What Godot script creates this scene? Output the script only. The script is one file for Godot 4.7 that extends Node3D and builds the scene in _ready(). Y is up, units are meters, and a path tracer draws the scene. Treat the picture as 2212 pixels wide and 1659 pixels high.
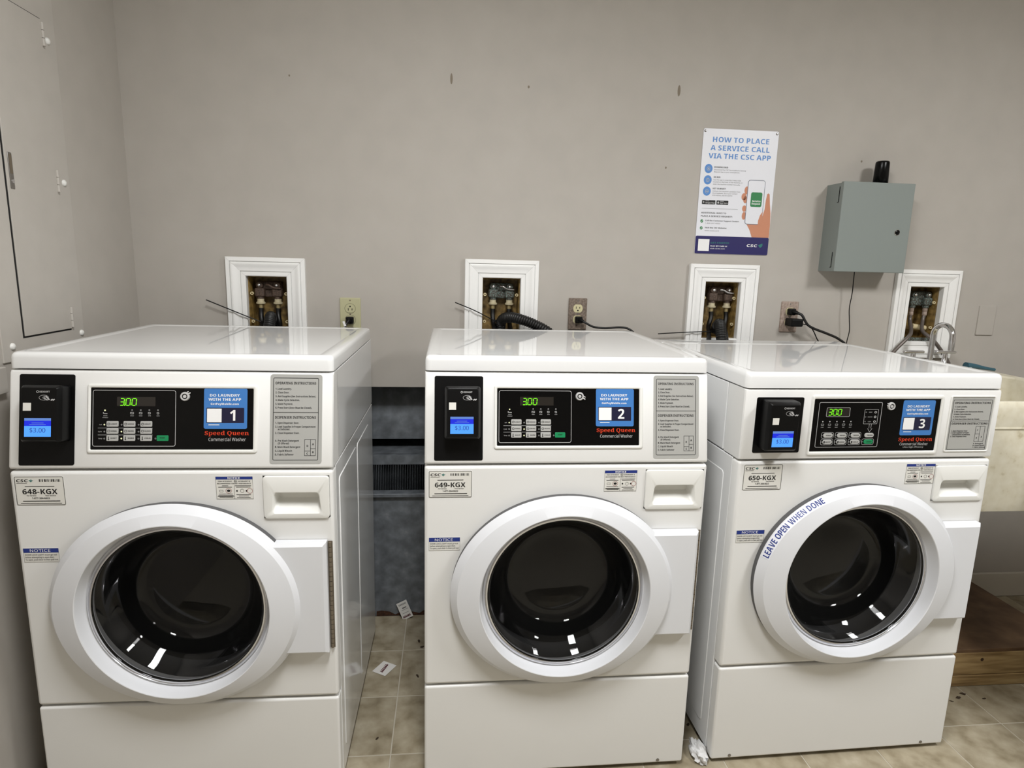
extends Node3D
# Laundry room: three front-loading washers along a wall, hookup boxes, outlets, a sink.
# Units are metres. The back wall is z = 0, the floor y = 0.

var fonts := {}
var glyphs := {}
var M := {}

# ------------------------------------------------------------------ mesh builder
class MB:
	var v := PackedVector3Array()
	var n := PackedVector3Array()
	var xf := Transform3D()
	func tri(a: Vector3, b: Vector3, c: Vector3, na: Vector3, nb: Vector3, nc: Vector3) -> void:
		a = xf * a; b = xf * b; c = xf * c
		na = (xf.basis * na).normalized(); nb = (xf.basis * nb).normalized(); nc = (xf.basis * nc).normalized()
		var g := (b - a).cross(c - a)
		if g.length_squared() < 1e-18:
			return
		if g.dot(na + nb + nc) > 0.0:
			v.append_array(PackedVector3Array([a, c, b])); n.append_array(PackedVector3Array([na, nc, nb]))
		else:
			v.append_array(PackedVector3Array([a, b, c])); n.append_array(PackedVector3Array([na, nb, nc]))
	func quad(a: Vector3, b: Vector3, c: Vector3, d: Vector3) -> void:
		var k := (b - a).cross(c - a)
		if k.length_squared() < 1e-18:
			k = (c - a).cross(d - a)
		k = k.normalized()
		tri(a, b, c, k, k, k); tri(a, c, d, k, k, k)
	# a grid of points rows x columns, shaded smooth where neighbours bend less than the crease
	func grid(rows: Array, wrap := true, crease := 0.75, wrap_rows := false) -> void:
		var R: int = rows.size()
		var C: int = rows[0].size()
		var qr := R if wrap_rows else R - 1
		var qc := C if wrap else C - 1
		var fn := []
		for i in qr:
			var line := PackedVector3Array()
			for j in qc:
				var a: Vector3 = rows[i][j]
				var b: Vector3 = rows[i][(j + 1) % C]
				var c: Vector3 = rows[(i + 1) % R][(j + 1) % C]
				var d: Vector3 = rows[(i + 1) % R][j]
				var k := (c - a).cross(d - b)
				line.append(k.normalized() if k.length_squared() > 1e-20 else Vector3.ZERO)
			fn.append(line)
		for i in qr:
			for j in qc:
				var f: Vector3 = fn[i][j]
				if f == Vector3.ZERO:
					continue
				var ns := []
				for corner in [[0, 0], [0, 1], [1, 1], [1, 0]]:
					var s := Vector3.ZERO
					for di in [-1, 0]:
						for dj in [-1, 0]:
							var ii: int = i + corner[0] + di
							var jj: int = j + corner[1] + dj
							if wrap_rows: ii = posmod(ii, qr)
							if wrap: jj = posmod(jj, qc)
							if ii < 0 or jj < 0 or ii >= qr or jj >= qc:
								continue
							var o: Vector3 = fn[ii][jj]
							if o.dot(f) > crease:
								s += o
					ns.append(s.normalized() if s.length_squared() > 0.0 else f)
				var a: Vector3 = rows[i][j]
				var b: Vector3 = rows[i][(j + 1) % C]
				var c: Vector3 = rows[(i + 1) % R][(j + 1) % C]
				var d: Vector3 = rows[(i + 1) % R][j]
				tri(a, b, c, ns[0], ns[1], ns[2]); tri(a, c, d, ns[0], ns[2], ns[3])
	func cap(loop: Array, nn: Vector3) -> void:
		var c := Vector3.ZERO
		for p in loop: c += p
		c /= loop.size()
		for i in loop.size():
			tri(c, loop[i], loop[(i + 1) % loop.size()], nn, nn, nn)
	func box(c: Vector3, s: Vector3) -> void:
		var h := s / 2
		for k in 3:
			for sg in [-1.0, 1.0]:
				var e := Vector3.ZERO; e[k] = sg
				var u := Vector3.ZERO; u[(k + 1) % 3] = h[(k + 1) % 3]
				var w := Vector3.ZERO; w[(k + 2) % 3] = h[(k + 2) % 3]
				var o := c + e * h[k]
				tri(o - u - w, o + u - w, o + u + w, e, e, e); tri(o - u - w, o + u + w, o - u + w, e, e, e)
	# box with rounded edges
	func rbox(c: Vector3, s: Vector3, r: float, k := 3) -> void:
		var h := s / 2
		r = minf(r, minf(h.x, minf(h.y, h.z)) * 0.999)
		var ax := []
		for d in 3:
			var l := []
			for i in k + 1: l.append(-h[d] + r * (1.0 - cos(PI / 2 * i / k)) if false else -h[d] + r * i / k)
			for i in k + 1: l.append(h[d] - r + r * i / k)
			ax.append(l)
		var inner := h - Vector3(r, r, r)
		for d in 3:
			var a := (d + 1) % 3
			var b := (d + 2) % 3
			for sg in [-1.0, 1.0]:
				var m: int = ax[0].size()
				for i in m - 1:
					for j in m - 1:
						var P := []
						var N := []
						for q in [[i, j], [i + 1, j], [i + 1, j + 1], [i, j + 1]]:
							var p := Vector3.ZERO
							p[d] = sg * h[d]; p[a] = ax[a][q[0]]; p[b] = ax[b][q[1]]
							var cl := p.clamp(-inner, inner)
							var nn := (p - cl).normalized()
							P.append(c + cl + nn * r); N.append(nn)
						tri(P[0], P[1], P[2], N[0], N[1], N[2]); tri(P[0], P[2], P[3], N[0], N[2], N[3])
	# turned round the local z axis: profile of (radius, z)
	func lathe(profile: Array, segs := 48, crease := 0.75) -> void:
		var rows := []
		for p in profile:
			var row := []
			for i in segs:
				var t := TAU * i / segs
				row.append(Vector3(p.x * cos(t), p.x * sin(t), p.y))
			rows.append(row)
		grid(rows, true, crease)
	func tube(pts: Array, r, segs := 10, caps := true) -> void:
		var rows := []
		var up := Vector3.UP
		var T: Vector3 = (pts[1] - pts[0]).normalized()
		if absf(T.dot(up)) > 0.9: up = Vector3.RIGHT
		var u := T.cross(up).normalized()
		for i in pts.size():
			var t: Vector3 = (pts[mini(i + 1, pts.size() - 1)] - pts[maxi(i - 1, 0)]).normalized()
			u = (u - t * u.dot(t)).normalized()
			var w := t.cross(u)
			var rr: float = r[i] if r is Array else r
			var row := []
			for k in segs:
				var a := TAU * k / segs
				row.append(pts[i] + (u * cos(a) + w * sin(a)) * rr)
			rows.append(row)
		grid(rows, true, 0.6)
		if caps:
			cap(rows[0], -T)
			cap(rows[-1], (pts[-1] - pts[-2]).normalized())
	# flat shape with thickness from z0 to z1, its front edge bevelled by bev
	func plate(poly: Array, z0: float, z1: float, bev := 0.0, inset: Array = []) -> void:
		var rows := [at(poly, z0), at(poly, z1 - bev)]
		if bev > 0.0:
			rows.append(at(inset, z1))
		grid(rows, true, 0.9)
		cap(rows[-1], Vector3.BACK)
	func at(poly: Array, z: float) -> Array:
		var l := []
		for p in poly: l.append(Vector3(p.x, p.y, z))
		return l
	# rounded rectangle plate
	func rplate(cx: float, cy: float, w: float, h: float, r: float, z0: float, z1: float, bev := 0.0) -> void:
		var ki := 3
		if bev > 0.0:
			var rows := [at(rr(cx, cy, w, h, r, ki), z0), at(rr(cx, cy, w, h, r, ki), z1 - bev), at(rr(cx, cy, w - bev * 0.6, h - bev * 0.6, maxf(r - bev * 0.3, 0.0002), ki), z1 - bev * 0.3), at(rr(cx, cy, w - bev * 2, h - bev * 2, maxf(r - bev, 0.0002), ki), z1)]
			grid(rows, true, 0.6)
			cap(rows[-1], Vector3.BACK)
		else:
			plate(rr(cx, cy, w, h, r, ki), z0, z1)
	# frame between two rounded rectangles
	func rframe(o: Array, i: Array, z0: float, z1: float, bev := 0.0) -> void:
		var rows := [at(rr(o[0], o[1], o[2], o[3], o[4], 4), z0), at(rr(o[0], o[1], o[2], o[3], o[4], 4), z1 - bev), at(rr(o[0], o[1], o[2] - 2 * bev, o[3] - 2 * bev, maxf(o[4] - bev, 0.0001), 4), z1), at(rr(i[0], i[1], i[2] + 2 * bev, i[3] + 2 * bev, i[4] + bev, 4), z1), at(rr(i[0], i[1], i[2], i[3], i[4], 4), z1 - bev), at(rr(i[0], i[1], i[2], i[3], i[4], 4), z0)]
		grid(rows, true, 0.6)
	static func rr(cx: float, cy: float, w: float, h: float, r: float, k := 4) -> Array:
		var l := []
		r = minf(r, minf(w, h) / 2 * 0.999)
		for q in 4:
			var ox: float = cx + (w / 2 - r) * [1, -1, -1, 1][q]
			var oy: float = cy + (h / 2 - r) * [1, 1, -1, -1][q]
			for i in k + 1:
				var t := PI / 2 * (q + float(i) / k)
				l.append(Vector2(ox + r * cos(t), oy + r * sin(t)))
		return l
	static func ell(cx: float, cy: float, rx: float, ry: float, k := 28) -> Array:
		var l := []
		for i in k: l.append(Vector2(cx + rx * cos(TAU * i / k), cy + ry * sin(TAU * i / k)))
		return l
	func flat(poly: Array, z0: float, z1: float) -> void:   # any simple outline
		var pk := PackedVector2Array(poly)
		for t in range(0, 0):
			pass
		var idx := Geometry2D.triangulate_polygon(pk)
		for i in range(0, idx.size(), 3):
			var a := pk[idx[i]]; var b := pk[idx[i + 1]]; var c := pk[idx[i + 2]]
			tri(Vector3(a.x, a.y, z1), Vector3(b.x, b.y, z1), Vector3(c.x, c.y, z1), Vector3.BACK, Vector3.BACK, Vector3.BACK)
		grid([at(poly, z0), at(poly, z1)], true, 0.9)
	func commit() -> ArrayMesh:
		var arr := []
		arr.resize(Mesh.ARRAY_MAX)
		arr[Mesh.ARRAY_VERTEX] = v
		arr[Mesh.ARRAY_NORMAL] = n
		var m := ArrayMesh.new()
		if v.size():
			m.add_surface_from_arrays(Mesh.PRIMITIVE_TRIANGLES, arr)
		return m

func at(o: Vector3, b := Basis()) -> Transform3D: return Transform3D(b, o)
func mb(o := Vector3.ZERO, b := Basis()) -> MB:
	var m := MB.new()
	m.xf = Transform3D(b, o)
	return m

# ------------------------------------------------------------------ nodes
var taken := {}
func numbered(s: String) -> String:
	taken[s] = taken.get(s, -1) + 1
	return s if taken[s] == 0 else "%s_%03d" % [s, taken[s]]
func tag(o: Node, label: String, category: String, group := "") -> void:
	o.set_meta("label", label); o.set_meta("category", category)
	if group: o.set_meta("group", group)
func thing(called: String, label: String, category: String, where := Vector3.ZERO, turn := 0.0, group := "") -> Node3D:
	var o := Node3D.new()
	o.name = numbered(called)
	add_child(o)
	o.position = where; o.rotation.y = turn
	tag(o, label, category, group)
	return o
func part(parent: Node, called: String, m, material: Material, label := "") -> MeshInstance3D:
	var o := MeshInstance3D.new()
	o.name = called
	o.mesh = m.commit() if m is MB else m
	o.material_override = material
	parent.add_child(o, true)
	if label: o.set_meta("label", label)
	return o
func holder(parent: Node, called: String, label := "") -> Node3D:
	var o := Node3D.new()
	o.name = called
	parent.add_child(o, true)
	if label: o.set_meta("label", label)
	return o
func struct(called: String, m, material: Material) -> MeshInstance3D:
	var o := part(self, called, m, material)
	o.set_meta("kind", "structure")
	return o

# ------------------------------------------------------------------ lettering
func font(kind: String) -> Font:
	if not fonts.has(kind):
		var f := SystemFont.new()
		f.font_names = PackedStringArray(["Droid Serif" if kind.begins_with("serif") else "Droid Sans Mono" if kind == "mono" else "Droid Sans"])
		f.font_weight = 700 if kind.ends_with("bold") else 400
		fonts[kind] = f
	return fonts[kind]
func glyph(s: String, kind: String) -> Array:
	var key := kind + "|" + s
	if not glyphs.has(key):
		var t := TextMesh.new()
		t.font = font(kind); t.font_size = 48; t.pixel_size = 0.01; t.depth = 0.0; t.curve_step = 3.0; t.text = s
		t.horizontal_alignment = HORIZONTAL_ALIGNMENT_LEFT
		var a := t.surface_get_arrays(0)
		var vs: PackedVector3Array = a[Mesh.ARRAY_VERTEX]
		var ix = a[Mesh.ARRAY_INDEX]
		var lo := Vector2(1e9, 1e9); var hi := -lo
		var tris := PackedVector2Array()
		for i in (ix.size() if ix != null and ix.size() else vs.size()):
			var p: Vector3 = vs[ix[i]] if ix != null and ix.size() else vs[i]
			tris.append(Vector2(p.x, p.y))
			lo = lo.min(Vector2(p.x, p.y)); hi = hi.max(Vector2(p.x, p.y))
		glyphs[key] = [tris, lo, hi]
	return glyphs[key]
# cap height h, centred on cy; cx is the left end, centre or right end for align -1, 0, 1; w stretches to a width
func text(m: MB, s: String, cx: float, cy: float, h: float, z: float, kind := "bold", align := 0, w := 0.0, slant := 0.0) -> void:
	var g := glyph(s, kind)
	var H := glyph("H", kind)
	var k: float = h / (H[2].y - H[1].y)
	var kx: float = k if w <= 0.0 else w / (g[2].x - g[1].x)
	var wide: float = (g[2].x - g[1].x) * kx
	var x0: float = cx - wide * (align + 1) / 2.0
	var tr: PackedVector2Array = g[0]
	var P := PackedVector3Array()
	for p in tr:
		var y: float = (p.y - H[1].y) * k - h / 2
		P.append(Vector3(x0 + (p.x - g[1].x) * kx + slant * y, cy + y, z))
	for i in range(0, P.size() - 2, 3):
		m.tri(P[i], P[i + 1], P[i + 2], Vector3.BACK, Vector3.BACK, Vector3.BACK)

func strip(m: MB, a: Vector2, b: Vector2, w: float, z: float) -> void:
	var d := (b - a).normalized().orthogonal() * w / 2
	m.tri(Vector3(a.x - d.x, a.y - d.y, z), Vector3(b.x - d.x, b.y - d.y, z), Vector3(b.x + d.x, b.y + d.y, z), Vector3.BACK, Vector3.BACK, Vector3.BACK)
	m.tri(Vector3(a.x - d.x, a.y - d.y, z), Vector3(b.x + d.x, b.y + d.y, z), Vector3(a.x + d.x, a.y + d.y, z), Vector3.BACK, Vector3.BACK, Vector3.BACK)
func outline(m: MB, cx: float, cy: float, w: float, h: float, r: float, t: float, z: float) -> void:
	var o := MB.rr(cx, cy, w, h, r, 3)
	var i := MB.rr(cx, cy, w - 2 * t, h - 2 * t, maxf(r - t, 0.0001), 3)
	m.grid([m.at(o, z), m.at(i, z)], true)
func patch(m: MB, x0: float, y0: float, x1: float, y1: float, z: float) -> void:
	m.quad(Vector3(x0, y0, z), Vector3(x1, y0, z), Vector3(x1, y1, z), Vector3(x0, y1, z))
func disc(m: MB, cx: float, cy: float, rx: float, ry: float, z: float, k := 16) -> void:
	m.cap(m.at(MB.ell(cx, cy, rx, ry, k), z), Vector3.BACK)
func hoop(m: MB, cx: float, cy: float, rx: float, ry: float, t: float, z: float, k := 28) -> void:
	m.grid([m.at(MB.ell(cx, cy, rx, ry, k), z), m.at(MB.ell(cx, cy, rx - t, ry - t, k), z)], true)

# ------------------------------------------------------------------ materials
func mat(called: String, c: Color, rough := 0.5, metal := 0.0, spec := 0.5) -> StandardMaterial3D:
	var m := StandardMaterial3D.new()
	m.resource_name = called
	m.albedo_color = c; m.roughness = rough; m.metallic = metal; m.metallic_specular = spec
	M[called] = m
	return m
func noise_tex(sd: int, freq: float, ramp: Array, size := 512, kind := FastNoiseLite.TYPE_SIMPLEX_SMOOTH, oct := 4) -> ImageTexture:
	var f := FastNoiseLite.new()
	f.seed = sd; f.frequency = freq; f.noise_type = kind; f.fractal_octaves = oct
	var im := f.get_seamless_image(size, size)
	im.convert(Image.FORMAT_L8)
	var d := im.get_data()
	var out := PackedByteArray()
	out.resize(size * size * 3)
	var lut := []
	for i in 256:
		var t := i / 255.0
		var c: Color = ramp[0][1]
		for k in ramp.size() - 1:
			if t >= ramp[k][0]:
				c = ramp[k][1].lerp(ramp[k + 1][1], clampf((t - ramp[k][0]) / (ramp[k + 1][0] - ramp[k][0]), 0, 1))
		lut.append([int(c.r8), int(c.g8), int(c.b8)])
	for i in size * size:
		var e: Array = lut[d[i]]
		out[i * 3] = e[0]; out[i * 3 + 1] = e[1]; out[i * 3 + 2] = e[2]
	return ImageTexture.create_from_image(Image.create_from_data(size, size, false, Image.FORMAT_RGB8, out))
func textured(m: StandardMaterial3D, t: Texture2D, scale: float, world := true) -> StandardMaterial3D:
	m.albedo_texture = t; m.uv1_triplanar = true; m.uv1_world_triplanar = world
	m.uv1_scale = Vector3(scale, scale, scale)
	return m
func relief(m: StandardMaterial3D, t: Texture2D, cm: float) -> StandardMaterial3D:
	m.heightmap_enabled = true; m.heightmap_texture = t; m.heightmap_scale = cm
	return m
func glow(called: String, c: Color, e: float) -> StandardMaterial3D:
	var m := mat(called, Color(0.02, 0.02, 0.02), 0.4)
	m.emission_enabled = true; m.emission = c; m.emission_energy_multiplier = e
	return m

func materials() -> void:
	var W := Color.WHITE
	var grain := noise_tex(11, 0.09, [[0.0, Color(0.3, 0.3, 0.3)], [1.0, Color(0.7, 0.7, 0.7)]], 512)
	var paint := noise_tex(3, 0.012, [[0.0, Color(0.972, 0.972, 0.972)], [0.5, Color(0.988, 0.986, 0.984)], [1.0, W]], 512)
	relief(textured(mat("wall_paint", Color(0.712, 0.692, 0.664), 0.62, 0.0, 0.4), paint, 1.1), grain, 0.02)
	textured(mat("panel_paint", Color(0.728, 0.710, 0.683), 0.5, 0.0, 0.45), paint, 1.7)
	mat("ceiling_paint", Color(0.86, 0.85, 0.82), 0.8)
	var peel := noise_tex(17, 0.14, [[0.0, Color(0.4, 0.4, 0.4)], [1.0, Color(0.6, 0.6, 0.6)]], 512)
	mat("enamel_gloss", Color(0.905, 0.908, 0.908), 0.04, 0.0, 0.58)
	mat("enamel_side", Color(0.905, 0.908, 0.908), 0.09, 0.0, 0.5)
	var ef := mat("enamel_front", Color(0.900, 0.900, 0.893), 0.34, 0.0, 0.45)
	ef.uv1_triplanar = true; ef.uv1_world_triplanar = true; ef.uv1_scale = Vector3(5, 5, 5)
	relief(ef, peel, 0.008)
	mat("ring_plastic", Color(0.865, 0.872, 0.888), 0.42)
	mat("white_plastic", Color(0.90, 0.90, 0.885), 0.4)
	mat("cabinet_core", Color(0.20, 0.20, 0.20), 0.6)
	mat("seal_rubber", Color(0.33, 0.33, 0.335), 0.6)
	mat("black_rubber", Color(0.045, 0.045, 0.047), 0.45)
	mat("black_gloss", Color(0.015, 0.015, 0.016), 0.25, 0.0, 0.32)
	mat("black_plastic", Color(0.022, 0.022, 0.024), 0.42, 0.0, 0.32)
	mat("drum_steel", Color(0.58, 0.575, 0.565), 0.32, 1.0)
	mat("hole_dark", Color(0.02, 0.02, 0.02), 0.8)
	var gl := mat("shade_tinted_glass", Color(0.03, 0.03, 0.03, 0.42), 0.02, 0.0, 0.33)  # clear glass tinted dark: paints in the shade of the drum behind it
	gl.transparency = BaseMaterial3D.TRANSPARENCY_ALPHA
	mat("chrome", Color(0.86, 0.86, 0.87), 0.12, 1.0)
	mat("lock_metal", Color(0.82, 0.82, 0.82), 0.35, 0.3)
	mat("steel", Color(0.62, 0.61, 0.60), 0.3, 1.0)
	mat("hinge_metal", Color(0.50, 0.46, 0.40), 0.5, 0.6)
	mat("label_grey", Color(0.66, 0.66, 0.645), 0.45)
	mat("label_white", Color(0.87, 0.865, 0.84), 0.45)
	mat("ink_black", Color(0.06, 0.06, 0.065), 0.5)
	mat("ink_grey", Color(0.40, 0.40, 0.40), 0.5)
	mat("ink_light", Color(0.72, 0.72, 0.72), 0.5)
	mat("ink_white", Color(0.93, 0.93, 0.93), 0.5)
	mat("ink_red", Color(0.55, 0.10, 0.12), 0.5)
	mat("ink_maroon", Color(0.33, 0.10, 0.15), 0.5)
	mat("ink_orange", Color(0.80, 0.22, 0.09), 0.45)
	mat("ink_teal", Color(0.16, 0.45, 0.43), 0.5)
	mat("notice_blue", Color(0.10, 0.19, 0.50), 0.45)
	mat("sticker_blue", Color(0.24, 0.47, 0.74), 0.4)
	mat("sticker_navy", Color(0.075, 0.075, 0.20), 0.4)
	mat("button_grey", Color(0.68, 0.68, 0.67), 0.4)
	mat("button_green", Color(0.05, 0.52, 0.32), 0.4)
	mat("display_dark", Color(0.13, 0.115, 0.10), 0.25)
	glow("display_green", Color(0.50, 1.0, 0.10), 1.3)
	glow("led_warm", Color(0.95, 0.95, 0.75), 1.0)
	glow("screen_dark_blue", Color(0.06, 0.16, 0.90), 0.95)
	glow("screen_light_blue", Color(0.30, 0.60, 1.0), 1.25)
	glow("screen_pale", Color(0.45, 0.62, 0.95), 0.7)
	mat("molding_white", Color(0.945, 0.945, 0.938), 0.35)
	var brass := noise_tex(23, 0.03, [[0.0, Color(0.31, 0.25, 0.14)], [0.45, Color(0.48, 0.40, 0.235)], [1.0, Color(0.63, 0.54, 0.34)]], 256)
	textured(mat("box_tan", Color(0.95, 0.92, 0.85), 0.5), brass, 5.0)
	var verd := noise_tex(29, 0.05, [[0.0, Color(0.16, 0.13, 0.11)], [0.45, Color(0.28, 0.25, 0.22)], [0.6, Color(0.36, 0.42, 0.40)], [1.0, Color(0.52, 0.62, 0.60)]], 256)
	textured(mat("valve_green", W, 0.6), verd, 12.0)
	textured(mat("valve_brown", Color(0.84, 0.78, 0.72), 0.6), noise_tex(31, 0.05, [[0.0, Color(0.22, 0.18, 0.16)], [1.0, Color(0.50, 0.44, 0.40)]], 256), 12.0)
	mat("coupling_cream", Color(0.74, 0.70, 0.58), 0.45)
	mat("ferrule_brass", Color(0.66, 0.60, 0.44), 0.4, 0.5)
	mat("tab_cream", Color(0.84, 0.78, 0.62), 0.5)
	mat("hose_grey", Color(0.42, 0.39, 0.37), 0.35, 0.3)
	mat("outlet_ivory", Color(0.80, 0.77, 0.62), 0.4)
	mat("plate_cream", Color(0.72, 0.71, 0.57), 0.4)
	textured(mat("plate_bronze", Color(0.72, 0.685, 0.655), 0.45, 0.1), noise_tex(37, 0.04, [[0.0, Color(0.52, 0.48, 0.45)], [1.0, Color(0.82, 0.78, 0.74)]], 256), 9.0)
	textured(mat("plate_taupe", Color(0.76, 0.71, 0.675), 0.5), noise_tex(37, 0.04, [[0.0, Color(0.72, 0.68, 0.65)], [1.0, Color(0.95, 0.92, 0.9)]], 256), 9.0)
	mat("metal_box_grey", Color(0.515, 0.545, 0.532), 0.42)
	textured(mat("galvanised", Color(0.80, 0.815, 0.83), 0.45, 0.15), noise_tex(41, 0.02, [[0.0, Color(0.46, 0.47, 0.485)], [0.5, Color(0.56, 0.575, 0.59)], [0.8, Color(0.63, 0.645, 0.66)], [1.0, Color(0.74, 0.75, 0.76)]], 512), 1.6)
	textured(mat("rust", Color(0.8, 0.7, 0.6), 0.8), noise_tex(47, 0.05, [[0.0, Color(0.20, 0.12, 0.08)], [1.0, Color(0.45, 0.33, 0.25)]], 256), 6.0)
	var vinyl := noise_tex(53, 0.009, [[0.0, Color(0.54, 0.50, 0.43)], [0.25, Color(0.625, 0.59, 0.52)], [0.45, Color(0.675, 0.64, 0.575)], [0.7, Color(0.715, 0.685, 0.625)], [1.0, Color(0.775, 0.75, 0.70)]], 1024, FastNoiseLite.TYPE_SIMPLEX_SMOOTH, 6)
	for i in 4:
		var t := textured(mat("vinyl_%d" % i, Color(0.93, 0.915, 0.87) * [1.0, 0.97, 1.03, 0.985][i], 0.4), vinyl, 1.3)
		t.uv1_offset = Vector3(0.37 * i, 0.2 * i, 0.61 * i)
	mat("vinyl_joint", Color(0.735, 0.71, 0.65), 0.55)
	mat("baseboard_paint", Color(0.80, 0.78, 0.74), 0.5)
	textured(mat("sink_cream", Color(0.96, 0.95, 0.915), 0.4), noise_tex(59, 0.02, [[0.0, Color(0.74, 0.70, 0.60)], [0.3, Color(0.87, 0.85, 0.79)], [1.0, Color(0.92, 0.91, 0.87)]], 512), 2.2)
	mat("sink_stain", Color(0.52, 0.47, 0.40), 0.6)
	mat("leg_grey", Color(0.52, 0.55, 0.56), 0.4, 0.4)
	textured(mat("lumber", Color(0.97, 0.97, 0.95), 0.65), noise_tex(61, 0.012, [[0.0, Color(0.50, 0.40, 0.26)], [0.5, Color(0.68, 0.57, 0.40)], [1.0, Color(0.78, 0.68, 0.50)]], 512), 1.6)
	M.lumber.uv1_scale = Vector3(0.7, 6.0, 6.0)
	textured(mat("plywood", Color(0.86, 0.82, 0.76), 0.65), noise_tex(67, 0.012, [[0.0, Color(0.40, 0.31, 0.23)], [1.0, Color(0.56, 0.46, 0.36)]], 512), 1.5)
	mat("knot_brown", Color(0.24, 0.15, 0.09), 0.6)
	mat("brush_teal", Color(0.20, 0.36, 0.42), 0.5)
	mat("bristle", Color(0.62, 0.66, 0.66), 0.7)
	mat("paper", Color(0.88, 0.87, 0.85), 0.7)
	mat("tissue", Color(0.86, 0.86, 0.86), 0.8)
	mat("dirt", Color(0.24, 0.19, 0.14), 0.9)
	mat("scuff", Color(0.50, 0.46, 0.40), 0.7)
	mat("poster_white", Color(0.90, 0.905, 0.93), 0.35)
	mat("poster_blue", Color(0.33, 0.54, 0.80), 0.4)
	mat("poster_navy", Color(0.14, 0.12, 0.36), 0.4)
	mat("poster_skin", Color(0.78, 0.53, 0.41), 0.5)
	mat("poster_green", Color(0.17, 0.50, 0.29), 0.5)
	mat("poster_phone", Color(0.46, 0.48, 0.53), 0.5)
	mat("lamp_housing", Color(0.85, 0.85, 0.84), 0.5)
	glow("lamp_diffuser", Color(0.97, 0.985, 1.0), 6.0)

# ------------------------------------------------------------------ washers
func seg7(m: MB, ch: String, x: float, y: float, w: float, h: float, z: float) -> void:
	var on: String = {"0": "abcdef", "3": "abgcd"}[ch]
	var t := w * 0.2
	var sl := 0.09
	var X := func(px: float, py: float) -> Vector2: return Vector2(x + px + sl * py, y + py)
	var e := t * 0.35
	var segs := {"a": [t * 0.5 + e, h, w - t * 0.5 - e, h], "g": [t * 0.5 + e, h / 2, w - t * 0.5 - e, h / 2], "d": [t * 0.5 + e, 0, w - t * 0.5 - e, 0], "f": [0, h / 2 + e, 0, h - e], "b": [w, h / 2 + e, w, h - e], "e": [0, e, 0, h / 2 - e], "c": [w, e, w, h / 2 - e]}
	for k in on:
		var q: Array = segs[k]
		strip(m, X.call(q[0], q[1]), X.call(q[2], q[3]), t, z)

func ray_poly(c: Vector2, ang: float, poly: Array) -> Vector2:
	var d := Vector2.from_angle(ang)
	var best := 1e9
	for i in poly.size():
		var hit = Geometry2D.segment_intersects_segment(c, c + d * 5.0, poly[i], poly[(i + 1) % poly.size()])
		if hit != null:
			best = minf(best, c.distance_to(hit))
	return c + d * best

func contactless(m: MB, x: float, y: float, k: float, z: float) -> void:
	hoop(m, x, y, 0.0105 * k, 0.0062 * k, 0.0007 * k, z)
	for i in 3:
		var pts := []
		for j in 7:
			var a := deg_to_rad(-38 + 76.0 * j / 6)
			pts.append(Vector2(x - 0.004 * k + (0.0022 + 0.0022 * i) * k * cos(a), y + (0.0022 + 0.0022 * i) * k * sin(a)))
		for j in 6: strip(m, pts[j], pts[j + 1], 0.0009 * k, z)
	strip(m, Vector2(x + 0.004 * k, y + 0.004 * k), Vector2(x + 0.012 * k, y - 0.005 * k), 0.003 * k, z)
	strip(m, Vector2(x + 0.001 * k, y - 0.001 * k), Vector2(x + 0.008 * k, y - 0.006 * k), 0.002 * k, z)
	for i in 2:
		strip(m, Vector2(x + (0.015 + 0.0042 * i) * k, y - 0.0062 * k), Vector2(x + (0.019 + 0.0042 * i) * k, y - 0.0032 * k), 0.0026 * k, z)

func app_sticker(w: Node3D, F: Transform3D, cx: float, cy: float, wd: float, h: float, number: String, label: String) -> void:
	var m := mb(); m.xf = F
	m.rplate(cx, cy, wd, h, 0.004, 0.0, 0.0016)
	var s := part(w, "app_sticker", m, M.sticker_blue, label)
	var z := 0.0019
	m = mb(); m.xf = F
	m.rplate(cx - wd * 0.005, cy - h * 0.167, wd * 0.87, h * 0.375, 0.0015, 0.0016, 0.0018)
	part(s, "number_field", m, M.sticker_navy)
	m = mb(); m.xf = F
	patch(m, cx - wd * 0.425, cy - h * 0.335, cx - wd * 0.09, cy + h * 0.0, 0.00195)
	part(s, "white_square", m, M.ink_white)
	m = mb(); m.xf = F
	text(m, "DO LAUNDRY", cx - wd * 0.02, cy + h * 0.33, h * 0.066, z, "bold", 0, wd * 0.69)
	text(m, "WITH THE APP", cx - wd * 0.02, cy + h * 0.228, h * 0.066, z, "bold", 0, wd * 0.75)
	text(m, "GetPayMobile.com", cx - wd * 0.02, cy + h * 0.118, h * 0.048, z, "bold", 0, wd * 0.65)
	text(m, number, cx + wd * 0.165, cy - h * 0.165, h * 0.265, z + 0.0002, "bold")
	strip(m, Vector2(cx - wd * 0.39, cy - h * 0.4), Vector2(cx - wd * 0.14, cy - h * 0.4), h * 0.02, z)
	part(s, "lettering", m, M.ink_white)

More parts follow.
